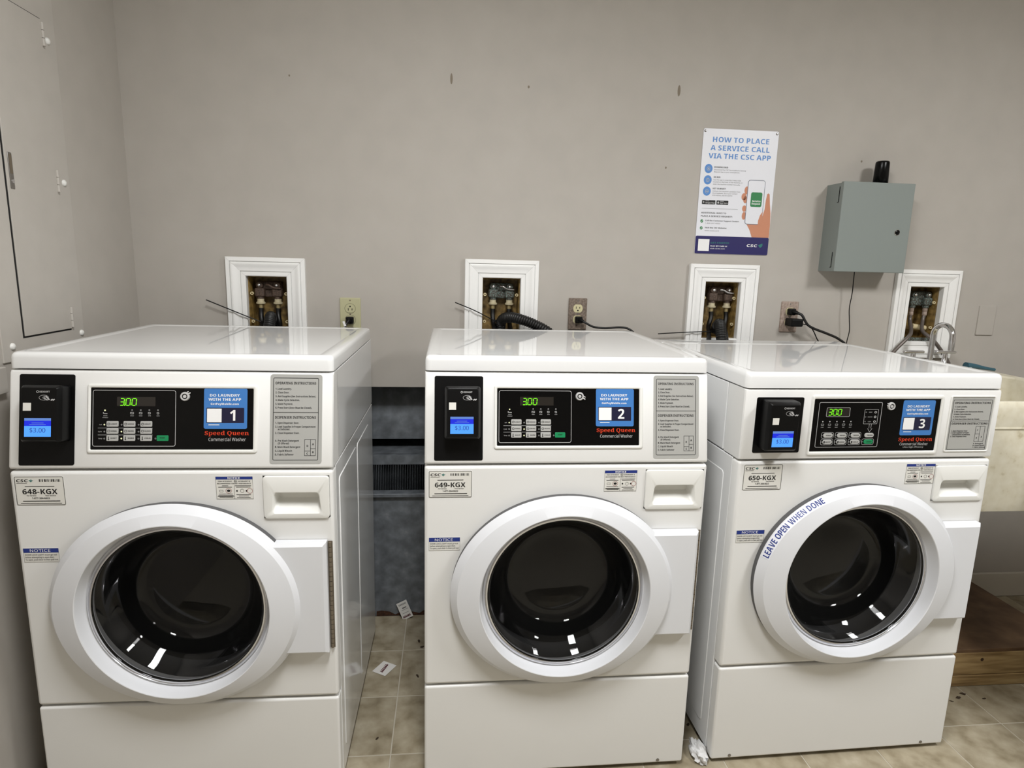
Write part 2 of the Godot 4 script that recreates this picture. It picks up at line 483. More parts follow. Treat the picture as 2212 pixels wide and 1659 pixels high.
func washer(model: String, number: String, ident: String, label: String, where: Vector3, turn: float) -> void:
	var A := model == "A"
	var W := 0.683
	var H := 1.095 if A else 1.069
	var lb := 1.059 if A else 1.030
	var cb := 0.844 if A else 0.850
	var db := 0.271 if A else 0.287
	var sb := 0.041 if A else 0.0
	var D := 0.688 if A else 0.69
	var lid_d := 0.688 if A else 0.607
	var w := thing("washing_machine", label, "washing machine", where, turn, "front-loading washers along the back wall")
	var m := mb()
	# carcass and side panels
	m.box(Vector3(W / 2, (0.05 + lb) / 2, -(0.09 + D - 0.008) / 2), Vector3(W - 0.016, lb - 0.05, D - 0.008 - 0.09))
	m.box(Vector3(W / 2, (0.05 + db) / 2, -0.07), Vector3(W - 0.016, db - 0.05, 0.06))
	part(w, "carcass", m, M.cabinet_core)
	for s in [0, 1]:
		var x0 := 0.0 if s == 0 else W
		var q := -1.0 if s == 0 else 1.0
		m = mb()
		m.rbox(Vector3(x0 - q * 0.006, (cb + 0.002 + lb - 0.002) / 2, -(0.0735 + D) / 2 if A else -(0.0945 + D) / 2), Vector3(0.012, lb - cb - 0.004, D - (0.0735 if A else 0.0945)), 0.0018)
		part(w, "upper_side_panel", m, M.enamel_side)
		m = mb()
		m.rbox(Vector3(x0 - q * 0.006, (0.02 + cb - 0.002) / 2, -(0.0365 + D) / 2), Vector3(0.012, cb - 0.022, D - 0.0365), 0.0018)
		var sp := part(w, "side_panel", m, M.enamel_side)
		for e in [[-0.075, -0.335], [-0.357, -0.59]]:
			m = mb(Vector3(x0, 0, 0), Basis(Vector3(0, 0, -q), Vector3(0, 1, 0), Vector3(q, 0, 0)))
			var cx: float = q * -(e[0] + e[1]) / 2
			m.rplate(cx, 0.435, e[0] - e[1], 0.73, 0.012, -0.001, 0.0016, 0.0015)
			part(sp, "pressed_field", m, M.enamel_side)
	m = mb()
	m.box(Vector3(W / 2, (0.03 + lb) / 2, -D + 0.003), Vector3(W - 0.026, lb - 0.03, 0.006))
	part(w, "back_panel", m, M.enamel_side)
	for fx in [0.05, W - 0.05]:
		for fz in [-0.08, -D + 0.08]:
			m = mb(Vector3(fx, 0, fz), Basis(Vector3.RIGHT, -PI / 2))
			m.lathe([Vector2(0, 0), Vector2(0.022, 0), Vector2(0.022, 0.012), Vector2(0.008, 0.014), Vector2(0.008, 0.051)], 16)
			part(w, "foot", m, M.black_rubber)
	# lid
	m = mb()
	var rows := []
	var zc := -(sb + lid_d) / 2
	var dd := lid_d - sb
	for p in [[0.0, lb + 0.0015, 0.012], [0.0, H - 0.012, 0.014], [0.0012, H - 0.006, 0.014], [0.004, H - 0.002, 0.014], [0.009, H, 0.014], [0.026, H, 0.01], [0.031, H - 0.0012, 0.01], [0.036, H - 0.002, 0.01]]:
		var l := []
		for e in MB.rr(W / 2, zc, W - 2 * p[0], dd - 2 * p[0], p[2], 5):
			l.append(Vector3(e.x, p[1], e.y))
		rows.append(l)
	m.grid(rows, true, 0.8)
	m.cap(rows[-1], Vector3.UP)
	m.cap(rows[0], Vector3.DOWN)
	part(w, "lid", m, M.enamel_gloss)
	if not A:
		m = mb()
		m.rbox(Vector3(W / 2, H - 0.022, -(lid_d + D) / 2 - 0.001), Vector3(W, 0.040, D - lid_d - 0.002), 0.004)
		part(w, "rear_top_strip", m, M.enamel_gloss)
	# console
	var ty := Vector3(0, lb - cb - 0.016, -sb * 0.97).normalized()
	var F := Transform3D(Basis(Vector3.RIGHT, ty, Vector3.RIGHT.cross(ty)), Vector3(0, cb + 0.008, 0) - ty * 0.006)
	m = mb()
	var prof := [[-0.088, cb + 0.002], [-0.006, cb + 0.002], [-0.0018, cb + 0.0035], [0.0, cb + 0.008]]
	var up := [[-sb * 0.97, lb - 0.008], [-sb - 0.0018, lb - 0.0035], [-sb - 0.006, lb - 0.002], [-0.088, lb - 0.002]]
	rows = []
	for q in [[0.0, 0.006, 1.0], [0.0018, 0.0018, 1.0], [0.006, 0.0, 1.0], [W - 0.006, 0.0, 1.0], [W - 0.0018, 0.0018, 1.0], [W, 0.006, 1.0]]:
		var l := []
		for p in prof + up:
			var zz: float = p[0]
			if zz > -0.08: zz -= q[1]
			l.append(Vector3(q[0], p[1], zz))
		rows.append(l)
	m.grid(rows, true, 0.8)
	m.cap(rows[0], Vector3.LEFT); m.cap(rows[-1], Vector3.RIGHT)
	part(w, "control_console", m, M.enamel_front)
	if A:
		control_a(w, F, number)
	else:
		control_b(w, F, number)
	# door panel with the opening and the detergent drawer
	var dt := cb - 0.0025
	var dbm := db + 0.0025
	var cc := Vector2(0.3375, 0.5250) if A else Vector2(0.3350, 0.5415)
	var dx0 := 0.529
	var dx1 := 0.6755
	var dy0 := 0.729 if A else 0.736
	var dy1 := 0.830 if A else 0.832
	var bev := 0.007
	m = mb()
	var pc := Vector2(W / 2, (dt + dbm) / 2)
	var ph := dt - dbm
	rows = [m.at(MB.rr(pc.x, pc.y, W, ph, 0.007, 5), -0.034), m.at(MB.rr(pc.x, pc.y, W, ph, 0.007, 5), -bev), m.at(MB.rr(pc.x, pc.y, W - bev * 0.3, ph - bev * 0.3, 0.0065, 5), -bev * 0.5), m.at(MB.rr(pc.x, pc.y, W - bev * 0.9, ph - bev * 0.9, 0.005, 5), -bev * 0.14), m.at(MB.rr(pc.x, pc.y, W - bev * 2, ph - bev * 2, 0.0002, 5), 0.0)]
	m.grid(rows, true, 0.6)
	var x0 := bev; var x1 := W - bev; var y0 := dbm + bev; var y1 := dt - bev
	var Lp := [Vector2(x0, y0), Vector2(x1, y0), Vector2(x1, dy0), Vector2(dx0, dy0), Vector2(dx0, y1), Vector2(x0, y1)]
	var angs := []
	for i in 96: angs.append(TAU * i / 96.0 + 0.001)
	for p in Lp: angs.append(fposmod((p - cc).angle(), TAU))
	angs.sort()
	var ci := []; var co := []; var cd := []
	for a in angs:
		ci.append(Vector3(cc.x + 0.211 * cos(a), cc.y + 0.211 * sin(a), 0))
		cd.append(Vector3(cc.x + 0.210 * cos(a), cc.y + 0.210 * sin(a), -0.03))
		var e := ray_poly(cc, a, Lp)
		co.append(Vector3(e.x, e.y, 0))
	m.grid([co, ci, cd], true, 0.8)
	# strips round the drawer
	patch(m, dx0, dy1, x1, y1, 0.0); patch(m, dx1, dy0, x1, dy1, 0.0)
	for e in [[dx0, dy0, dx0, dy1], [dx1, dy0, dx1, dy1], [dx0, dy0, dx1, dy0], [dx0, dy1, dx1, dy1]]:
		m.quad(Vector3(e[0], e[1], 0), Vector3(e[2], e[3], 0), Vector3(e[2], e[3], -0.03), Vector3(e[0], e[1], -0.03))
	part(w, "front_panel", m, M.enamel_front)
	# drawer front with its finger scoop
	m = mb()
	var sc := Vector2((dx0 + dx1) / 2, (dy0 + dy1) / 2)
	var ow := dx1 - dx0 - 0.0014
	var oh := dy1 - dy0 - 0.0014
	var sag := func(l: Array, k: float) -> Array:
		for i in l.size():
			if l[i].y < sc.y:
				l[i].y -= k * (1.0 - pow((l[i].x - sc.x) / (ow / 2), 2))
		return l
	var sw := 0.102 if A else 0.108
	var sh := 0.046 if A else 0.040
	var sy := sc.y - 0.012
	var hole := func(wd: float, h: float, cy: float, z: float) -> Array:
		var l := []
		for e in MB.rr(sc.x + 0.0, cy, wd, h, 0.008, 5):
			var k: float = 1.0 - 0.10 * (e.y - cy) / h
			l.append(Vector3(sc.x + (e.x - sc.x) * k, e.y, z))
		return l
	rows = [m.at(MB.rr(sc.x, sc.y, ow, oh, 0.008, 5), -0.02), m.at(MB.rr(sc.x, sc.y, ow, oh, 0.008, 5), 0.002), m.at(MB.rr(sc.x, sc.y, ow - 0.0015, oh - 0.0015, 0.0075, 5), 0.0042), m.at(MB.rr(sc.x, sc.y, ow - 0.005, oh - 0.005, 0.006, 5), 0.005)]
	for l in rows: sag.call(l, 0.003)
	rows += [sag.call(hole.call(sw + 0.004, sh + 0.004, sy, 0.005), 0.0025), sag.call(hole.call(sw, sh, sy, 0.003), 0.0025), sag.call(hole.call(sw - 0.006, sh * 0.72, sy + sh * 0.1, -0.012), 0.002), sag.call(hole.call(sw - 0.014, sh * 0.40, sy + sh * 0.24, -0.026), 0.001)]
	m.grid(rows, true, 0.8)
	m.cap(rows[-1], Vector3.BACK)
	part(w, "detergent_drawer", m, M.white_plastic)
	# lower panel
	m = mb()
	m.rbox(Vector3(W / 2, (0.012 + db - 0.0025) / 2, -0.0175), Vector3(W, db - 0.0145, 0.035), 0.006)
	var low := part(w, "lower_panel", m, M.enamel_front)
	for sx in [0.052, 0.615]:
		m = mb(Vector3(sx, 0.022, 0))
		m.lathe([Vector2(0.0045, 0), Vector2(0.0045, 0.001), Vector2(0.003, 0.002), Vector2(0, 0.002)], 12)
		part(low, "screw", m, M.steel)
	door(w, cc, A)
	labels(w, ident, A)

func door(w: Node3D, cc: Vector2, A: bool) -> void:
	var d := holder(w, "door")
	var O := Vector3(cc.x, cc.y, 0)
	var m := mb(O)
	var rows := []
	for e in [[0.250, 0.224, 0.016], [0.2748, 0.2460, 0.016], [0.2758, 0.2470, 0.0175], [0.2748, 0.2460, 0.0195], [0.2600, 0.2312, 0.0372], [0.2100, 0.2100, 0.0497], [0.2085, 0.2085, 0.0500], [0.2070, 0.2070, 0.0492], [0.2062, 0.2062, 0.0475], [0.2015, 0.2015, 0.018], [0.197, 0.197, 0.014], [0.187, 0.187, 0.014], [0.187, 0.187, 0.006]]:
		rows.append(m.at(MB.ell(0, 0, e[0], e[1], 128), e[2]))
	m.grid(rows, true, 0.955)
	part(d, "ring", m, M.ring_plastic)
	m = mb(O)
	m.grid([m.at(MB.ell(0, 0, 0.212, 0.212, 96), 0.001), m.at(MB.ell(0, 0, 0.2746, 0.2458, 96), 0.001), m.at(MB.ell(0, 0, 0.2746, 0.2458, 96), 0.0162)], true, 0.7)
	part(d, "door_seal", m, M.seal_rubber)
	m = mb(O + Vector3(0, 0, 0.0145))
	m.lathe([Vector2(0.1985, 0.0005), Vector2(0.1965, 0.005), Vector2(0.1935, 0.006), Vector2(0.1915, 0.003), Vector2(0.190, 0.0065), Vector2(0.1870, 0.0065), Vector2(0.186, 0.000)], 96, 0.6)
	part(d, "glass_trim", m, M.chrome)
	m = mb(O + Vector3(0, 0, 0.0145))
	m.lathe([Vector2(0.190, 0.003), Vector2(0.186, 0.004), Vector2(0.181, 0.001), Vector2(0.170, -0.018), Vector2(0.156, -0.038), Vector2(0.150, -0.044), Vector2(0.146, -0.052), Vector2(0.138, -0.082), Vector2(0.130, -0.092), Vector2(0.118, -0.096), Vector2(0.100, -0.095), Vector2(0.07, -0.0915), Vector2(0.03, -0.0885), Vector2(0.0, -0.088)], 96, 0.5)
	part(d, "glass_bowl", m, M.shade_tinted_glass)
	m = mb(O + Vector3(0, 0, 0.0145))
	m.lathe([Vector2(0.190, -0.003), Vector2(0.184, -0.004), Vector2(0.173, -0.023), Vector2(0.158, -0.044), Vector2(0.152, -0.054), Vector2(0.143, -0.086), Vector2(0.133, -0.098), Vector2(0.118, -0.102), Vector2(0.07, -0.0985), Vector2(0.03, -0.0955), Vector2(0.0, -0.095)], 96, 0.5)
	part(d, "inner_glass_wall", m, M.shade_tinted_glass)
	# hinge block to the right of the ring
	var hx1 := 0.6675
	var hy0 := 0.400 if A else 0.410
	var hy1 := 0.677 if A else 0.680
	var zt := 0.026
	m = mb()
	var hx0 := cc.x + 0.19
	var c := 0.010
	var arc := func(inset: float, z: float) -> Array:
		var l := []
		var t0 := hy0 + inset
		var t1 := hy1 - inset
		for i in 17:
			var y := t0 + (t1 - t0) * i / 16.0
			l.append(Vector3(cc.x + 0.250 * sqrt(maxf(0.0, 1.0 - pow((y - cc.y) / 0.224, 2))), y, z))
		l.append(Vector3(hx1 - inset, t1, z))
		l.append(Vector3(hx1 - inset, t0, z))
		return l
	var lo: Array = arc.call(0.0, 0.0015)
	var mid: Array = arc.call(0.0, zt - 0.009)
	var top: Array = arc.call(0.0075, zt)
	m.grid([lo, mid, top], true, 0.9)
	for i in 16:
		m.quad(top[i], Vector3(hx1 - 0.0075, top[i].y, zt), Vector3(hx1 - 0.0075, top[i + 1].y, zt), top[i + 1])
	part(d, "hinge_cover", m, M.ring_plastic)
	# piano hinge
	var hg := holder(w, "piano_hinge")
	m = mb()
	m.box(Vector3(0.6725, (hy0 + hy1) / 2, 0.0012), Vector3(0.012, hy1 - hy0 - 0.008, 0.0016))
	part(hg, "leaf", m, M.hinge_metal)
	var n := 22
	for i in n:
		var hh := (hy1 - hy0 - 0.010) / n
		m = mb(Vector3(0.6735, hy0 + 0.005 + hh * i, 0.0045), Basis(Vector3.RIGHT, -PI / 2))
		m.lathe([Vector2(0, 0.0006), Vector2(0.0036, 0.0006), Vector2(0.0036, hh - 0.0006), Vector2(0, hh - 0.0006)], 10)
		part(hg, "knuckle", m, M.hinge_metal)
	if not A:
		# the curved sticker on the bevel of the ring
		var a0 := deg_to_rad(164.5); var a1 := deg_to_rad(116.0)
		var on := func(a: float, t: float) -> Vector3: return Vector3(lerpf(0.2748, 0.2600, t) * cos(a), lerpf(0.2460, 0.2312, t) * sin(a), lerpf(0.0195, 0.0372, t))
		m = mb(O)
		var r1 := []; var r2 := []
		for i in 25:
			var a := lerpf(a0, a1, i / 24.0)
			var e := Vector3(cos(a), sin(a), 1.0) * 0.0003
			r1.append(on.call(a, 0.03) + e); r2.append(on.call(a, 0.97) + e)
		m.grid([r1, r2], false)
		part(d, "curved_sticker", m, M.poster_white)
		m = mb()
		var s := "LEAVE OPEN WHEN DONE"
		var widths := []
		var tot := 0.0
		for ch in s:
			var ww := 0.0048
			if ch != " ":
				var g := glyph(ch, "bold")
				ww = (g[2].x - g[1].x) / (glyph("H", "bold")[2].y - glyph("H", "bold")[1].y) * 0.0135 * 0.92 + 0.0018
			widths.append(ww); tot += ww
		var run := 0.0
		for i in s.length():
			var a := lerpf(a0 - 0.012, a1 + 0.012, (run + widths[i] / 2) / tot)
			run += widths[i]
			if s[i] == " ": continue
			var ey: Vector3 = (on.call(a, 0.0) - on.call(a, 1.0)).normalized()
			var ex: Vector3 = (on.call(a - 0.01, 0.5) - on.call(a + 0.01, 0.5)).normalized()
			m.xf = Transform3D(Basis(ex, ey, ex.cross(ey)), O + on.call(a, 0.5))
			text(m, s[i], 0, 0, 0.0150, 0.0008, "bold", 0, widths[i] - 0.0016)
		part(d, "lettering", m, M.notice_blue, "dark blue curved words")
	# tub and drum behind the glass
	m = mb(O)
	m.lathe([Vector2(0.213, -0.029), Vector2(0.236, -0.034), Vector2(0.236, -0.062), Vector2(0.205, -0.07), Vector2(0.200, -0.082), Vector2(0.210, -0.089)], 64, 0.6)
	part(w, "rubber_gasket", m, M.seal_rubber)
	var dr := holder(w, "drum")
	m = mb(O)
	m.lathe([Vector2(0.205, -0.091), Vector2(0.235, -0.096), Vector2(0.237, -0.104), Vector2(0.237, -0.38), Vector2(0.225, -0.395), Vector2(0.16, -0.385), Vector2(0.15, -0.37), Vector2(0.07, -0.365), Vector2(0.055, -0.35), Vector2(0, -0.345)], 72, 0.8)
	part(dr, "basket", m, M.drum_steel)
	m = mb()
	for ring in 7:
		var rad := 0.082 + 0.011 * ring
		var cnt := 20 + ring * 4
		for i in cnt:
			var a := TAU * (i + 0.5 * (ring % 2)) / cnt
			var zz := -0.3655 - 0.0045 * clampf((rad - 0.07) / 0.08, 0, 1) + 0.0012
			disc(m, O.x + rad * cos(a), O.y + rad * sin(a), 0.0021, 0.0021, zz, 6)
	part(dr, "perforation", m, M.hole_dark).set_meta("kind", "stuff")
	for i in 3:
		var a := deg_to_rad(75 + 120 * i)
		m = mb(O, Basis(Vector3.BACK, a))
		var rws := []
		for q in [[0.0, 0.236], [0.012, 0.215], [0.02, 0.195], [0.026, 0.185]]:
			var l := []
			var hw: float = 0.032 - q[0]
			for e in MB.rr(0, -0.24, hw * 2, 0.24 - q[0] * 1.5, 0.012, 3):
				l.append(Vector3(q[1], e.x, e.y))
			rws.append(l)
		m.grid(rws, true, 0.6)
		m.cap(rws[-1], Vector3.LEFT)
		part(dr, "lifter", m, M.drum_steel)

func control_a(w: Node3D, F: Transform3D, number: String) -> void:
	# card reader plate and reader
	reader(w, F, 0.0785, 0.1075, 0.113, 0.197, 0.0865, 0.1220, number)
	# raised white frame
	var m := mb(); m.xf = F
	m.rframe([0.340, 0.1105, 0.358, 0.151, 0.006], [0.339, 0.1105, 0.342, 0.135, 0.002], -0.001, 0.0034, 0.0016)
	part(w, "panel_bezel", m, M.white_plastic)
	m = mb(); m.xf = F
	m.rplate(0.339, 0.1105, 0.3425, 0.1355, 0.002, -0.001, 0.0012)
	var p := part(w, "control_overlay", m, M.black_gloss)
	var z := 0.0015
	var X := func(a: float) -> float: return 0.168 + (a - 85) * 0.0001685
	var T := func(a: float) -> float: return 0.178 - (a - 105) * 0.000173
	m = mb(); m.xf = F
	outline(m, 0.2585, 0.1115, 0.173, 0.123, 0.0045, 0.0011, z)
	for y in [612, 700]: strip(m, Vector2(X.call(175.0), T.call(float(y))), Vector2(X.call(850.0), T.call(float(y))), 0.0007, z)
	for e in [["INSERT", 265, 458, 12], ["PAYMENT", 265, 482, 12], ["WASH", 592, 458, 12], ["RINSE", 700, 458, 12], ["SPIN", 808, 458, 12], ["LOCK", 915, 458, 12], ["Soil", 207, 570, 15], ["Cycle", 202, 658, 15], ["Temp", 205, 745, 15]]:
		text(m, e[0], X.call(float(e[1])), T.call(float(e[2])), e[3] * 0.00016, z, "sans")
	for i in 4:
		var cx: float = X.call(592.0 + 107.0 * i)
		hoop(m, cx, T.call(385.0), 0.0016, 0.0016, 0.0005, z, 10)
		outline(m, cx, T.call(424.0), 0.0075 - 0.001 * i, 0.0045, 0.001, 0.0006, z)
		strip(m, Vector2(cx - 0.003, T.call(420.0)), Vector2(cx + 0.003, T.call(428.0)), 0.0006, z)
	strip(m, Vector2(X.call(235.0), T.call(430.0)), Vector2(X.call(290.0), T.call(432.0)), 0.0012, z)
	strip(m, Vector2(X.call(240.0), T.call(415.0)), Vector2(X.call(240.0), T.call(432.0)), 0.0014, z)
	for r in 3:
		for c in 3:
			hoop(m, X.call(255.0 + 210.0 * c), T.call(570.0 + 88.0 * r), 0.0016, 0.0016, 0.0005, z, 10)
	hoop(m, X.call(885.0), T.call(745.0), 0.0016, 0.0016, 0.0005, z, 10)
	text(m, "Commercial Washer", 0.4545, 0.0655, 0.0072, z, "sans", 0, 0.0795)
	part(p, "lettering", m, M.ink_light)
	m = mb(); m.xf = F
	text(m, "Speed Queen", 0.4535, 0.0795, 0.0088, z, "serifbold", 0, 0.0945)
	part(p, "maker_name", m, M.ink_orange, "orange slab lettering")
	m = mb(); m.xf = F
	patch(m, X.call(405.0), T.call(336.0), X.call(880.0), T.call(220.0), z)
	part(p, "display_window", m, M.display_dark)
	m = mb(); m.xf = F
	var i2 := 0
	for ch in "300":
		seg7(m, ch, X.call(438.0 + 75.0 * i2), T.call(327.0), 0.0088, 0.0150, z + 0.0004)
		i2 += 1
	disc(m, X.call(500.0), T.call(326.0), 0.0011, 0.0011, z + 0.0004, 8)
	part(p, "display_digits", m, M.display_green, "green lit price digits")
	for e in [[260, 390], [255, 570], [465, 658], [465, 745]]:
		m = mb(); m.xf = F
		disc(m, X.call(float(e[0])), T.call(float(e[1])), 0.0018, 0.0018, z + 0.0003, 10)
		part(p, "led_light", m, M.led_warm)
	var names := [["LIGHT", "MEDIUM", "HEAVY"], ["NORMAL", "PERM PRESS", "DELICATES"], ["HOT", "WARM", "COLD"]]
	var ink := mb(); ink.xf = F
	for r in 3:
		for c in 3:
			var bx := 0.2135 + 0.0350 * c
			var by := 0.0990 - 0.0154 * r
			m = mb(); m.xf = F
			m.rplate(bx, by, 0.0247, 0.0124, 0.002, 0.001, 0.0026, 0.0006)
			part(p, "button", m, M.button_grey)
			text(ink, names[r][c], bx + 0.0035, by, 0.0026, 0.0029, "bold", 0, 0.0125)
			if r == 2:
				strip(ink, Vector2(bx - 0.0075, by - 0.003), Vector2(bx - 0.0075, by + 0.0035), 0.0016, 0.0029)
				disc(ink, bx - 0.0075, by - 0.003, 0.0014, 0.0014, 0.0029, 10)
			else:
				hoop(ink, bx - 0.0072, by, 0.0030, 0.0026, 0.0009, 0.0029, 10)
	m = mb(); m.xf = F
	m.rplate(0.3180, 0.0682, 0.0247, 0.0124, 0.002, 0.001, 0.0026, 0.0006)
	part(p, "start_button", m, M.button_green, "green start button")
	text(ink, "START", 0.3180, 0.0690, 0.0028, 0.0029, "bold")
	part(p, "button_lettering", ink, M.ink_black)
	key_lock(w, F, 0.3645, 0.160, -0.5 if number == "2" else 0.6)
	app_sticker(w, F, 0.4505, 0.1335, 0.0925, 0.0895, number, "blue app sticker with the number %s" % number)
	# instructions
	m = mb(); m.xf = F
	m.rplate(0.6025, 0.111, 0.113, 0.200, 0.006, -0.0005, 0.0008)
	var lab := part(w, "instruction_label", m, M.label_grey, "grey operating instructions label")
	m = mb(); m.xf = F
	var k := 0.0002046
	var LX := func(a: float) -> float: return 0.546 + (a - 55) * k
	var LY := func(a: float) -> float: return 0.211 - (a - 47) * k
	z = 0.0011
	outline(m, LX.call(327.5), LY.call(535.0), 485 * k, 900 * k, 0.003, 0.0012, z)
	strip(m, Vector2(LX.call(88.0), LY.call(463.0)), Vector2(LX.call(567.0), LY.call(463.0)), 0.001, z)
	text(m, "OPERATING INSTRUCTIONS", LX.call(108.0), LY.call(143.0), 27 * k, z, "bold", -1, 433 * k)
	text(m, "DISPENSER INSTRUCTIONS", LX.call(108.0), LY.call(517.0), 27 * k, z, "bold", -1, 433 * k)
	for e in [["1. Load Laundry.", 205, 280], ["2. Close Door.", 245, 255], ["3. Add Supplies (See Instructions Below).", 287, 540], ["4. Make Cycle Selection.", 328, 368], ["5. Make Payment.", 370, 295], ["6. Press Start (Door Must be Closed).", 411, 498], ["1. Open Dispenser Door.", 577, 363], ["2. Load Supplies in Proper Compartment", 618, 540], ["3. Close Dispenser Door.", 688, 368], ["A. Pre Wash Detergent", 772, 363], ["B. Main Wash Detergent", 840, 378], ["C. Liquid Bleach", 881, 290], ["D. Fabric Softener", 922, 308]]:
		text(m, e[0], LX.call(110.0), LY.call(float(e[1])), 20 * k, z, "bold", -1, (e[2] - 110) * k)
	text(m, "as Indicated.", LX.call(138.0), LY.call(647.0), 20 * k, z, "bold", -1, 130 * k)
	text(m, "(If Offered)", LX.call(140.0), LY.call(801.0), 20 * k, z, "bold", -1, 118 * k)
	outline(m, LX.call(482.5), LY.call(847.0), 121 * k, 180 * k, 0.0003, 0.0009, z)
	strip(m, Vector2(LX.call(487.0), LY.call(757.0)), Vector2(LX.call(487.0), LY.call(937.0)), 0.0009, z)
	strip(m, Vector2(LX.call(422.0), LY.call(885.0)), Vector2(LX.call(487.0), LY.call(885.0)), 0.0009, z)
	strip(m, Vector2(LX.call(487.0), LY.call(858.0)), Vector2(LX.call(543.0), LY.call(858.0)), 0.0009, z)
	for e in [["D", 455, 828], ["A", 514, 810], ["C", 455, 912], ["B", 514, 898]]: text(m, e[0], LX.call(float(e[1])), LY.call(float(e[2])), 22 * k, z)
	part(lab, "lettering", m, M.ink_black)

func key_lock(w: Node3D, F: Transform3D, x: float, y: float, turn: float) -> void:
	var k := holder(w, "key_lock", "round chrome key lock")
	var m := mb(); m.xf = F * at(Vector3(x, y, 0.001))
	m.lathe([Vector2(0.0100, 0), Vector2(0.0100, 0.003), Vector2(0.0088, 0.0048), Vector2(0.0062, 0.005), Vector2(0.0060, 0.002)], 24, 0.7)
	part(k, "lock_body", m, M.lock_metal)
	m = mb(); m.xf = F * at(Vector3(x, y, 0.001))
	m.lathe([Vector2(0.0062, 0.0024), Vector2(0.0034, 0.0024)], 20, 0.7)
	part(k, "key_slot", m, M.hole_dark)
	m = mb(); m.xf = F * at(Vector3(x, y, 0.001))
	m.lathe([Vector2(0.0036, 0.001), Vector2(0.0036, 0.0042), Vector2(0, 0.0042)], 16, 0.7)
	part(k, "lock_core", m, M.lock_metal)
	m = mb(); m.xf = F * at(Vector3(x, y, 0.0052), Basis(Vector3.BACK, turn))
	m.rbox(Vector3(0.0105, 0, 0), Vector3(0.009, 0.0028, 0.0018), 0.0006, 2)
	m.rbox(Vector3(0.0095, 0.0045, 0), Vector3(0.007, 0.0022, 0.0018), 0.0006, 2)
	part(k, "lock_tab", m, M.lock_metal)

func reader(w: Node3D, F: Transform3D, px: float, py: float, pw: float, ph: float, rx: float, ry: float, number: String) -> void:
	var m := mb(); m.xf = F
	m.rplate(px, py, pw, ph, 0.004, -0.001, 0.0012, 0.0004)
	part(w, "reader_plate", m, M.black_plastic)
	var r := holder(w, "card_reader", "black contactless card reader")
	m = mb(); m.xf = F
	var rows := []
	for e in [[0.0, 0.0012, 0.006], [0.0, 0.030, 0.006], [0.0006, 0.0325, 0.0055], [0.0055, 0.0415, 0.004], [0.0068, 0.042, 0.003]]:
		rows.append(m.at(MB.rr(rx, ry, 0.0815 - e[0] * 2, 0.121 - e[0] * 2, e[2], 4), e[1]))
	m.grid(rows, true, 0.8)
	m.cap(rows[-1], Vector3.BACK)
	part(r, "reader_body", m, M.black_plastic)
	var z := 0.0424
	m = mb(); m.xf = F
	text(m, "KIOSOFT", rx + 0.0015, ry + 0.0465, 0.0036, z, "bold", -1, 0.020)
	hoop(m, rx - 0.0025, ry + 0.0465, 0.0026, 0.0026, 0.0010, z, 12)
	contactless(m, rx + 0.010, ry + 0.034, 0.92, z)
	part(r, "reader_lettering", m, M.ink_light)
	m = mb(); m.xf = F
	patch(m, rx - 0.0310, ry + 0.0065, rx - 0.0150, ry + 0.0230, z)
	part(r, "white_sticker", m, M.label_white)
	# screen
	var sx := rx - 0.0015
	var sy := ry - 0.0285
	var hw := 0.0263
	var hh := 0.0195
	m = mb(); m.xf = F
	patch(m, sx - hw, sy - hh, sx + hw, sy + hh * 0.16, z)
	part(r, "screen", m, M.screen_light_blue)
	m = mb(); m.xf = F
	patch(m, sx - hw, sy + hh * 0.16, sx + hw, sy + hh * 0.72, z)
	part(r, "screen_band", m, M.screen_dark_blue)
	m = mb(); m.xf = F
	patch(m, sx - hw, sy + hh * 0.72, sx + hw, sy + hh, z)
	for e in [[0.45, 0.34], [0.62, 0.16]]: strip(m, Vector2(sx - hw * e[0], sy + hh * (e[1] + 0.14)), Vector2(sx + hw * e[0], sy + hh * (e[1] + 0.14)), 0.0012, z + 0.0002)
	part(r, "screen_strip", m, M.screen_pale)
	m = mb(); m.xf = F
	text(m, "$3.00", sx, sy - hh * 0.30, 0.0095, z + 0.0003, "sans", 0, 0.031)
	part(r, "screen_price", m, M.notice_blue, "price on the screen")

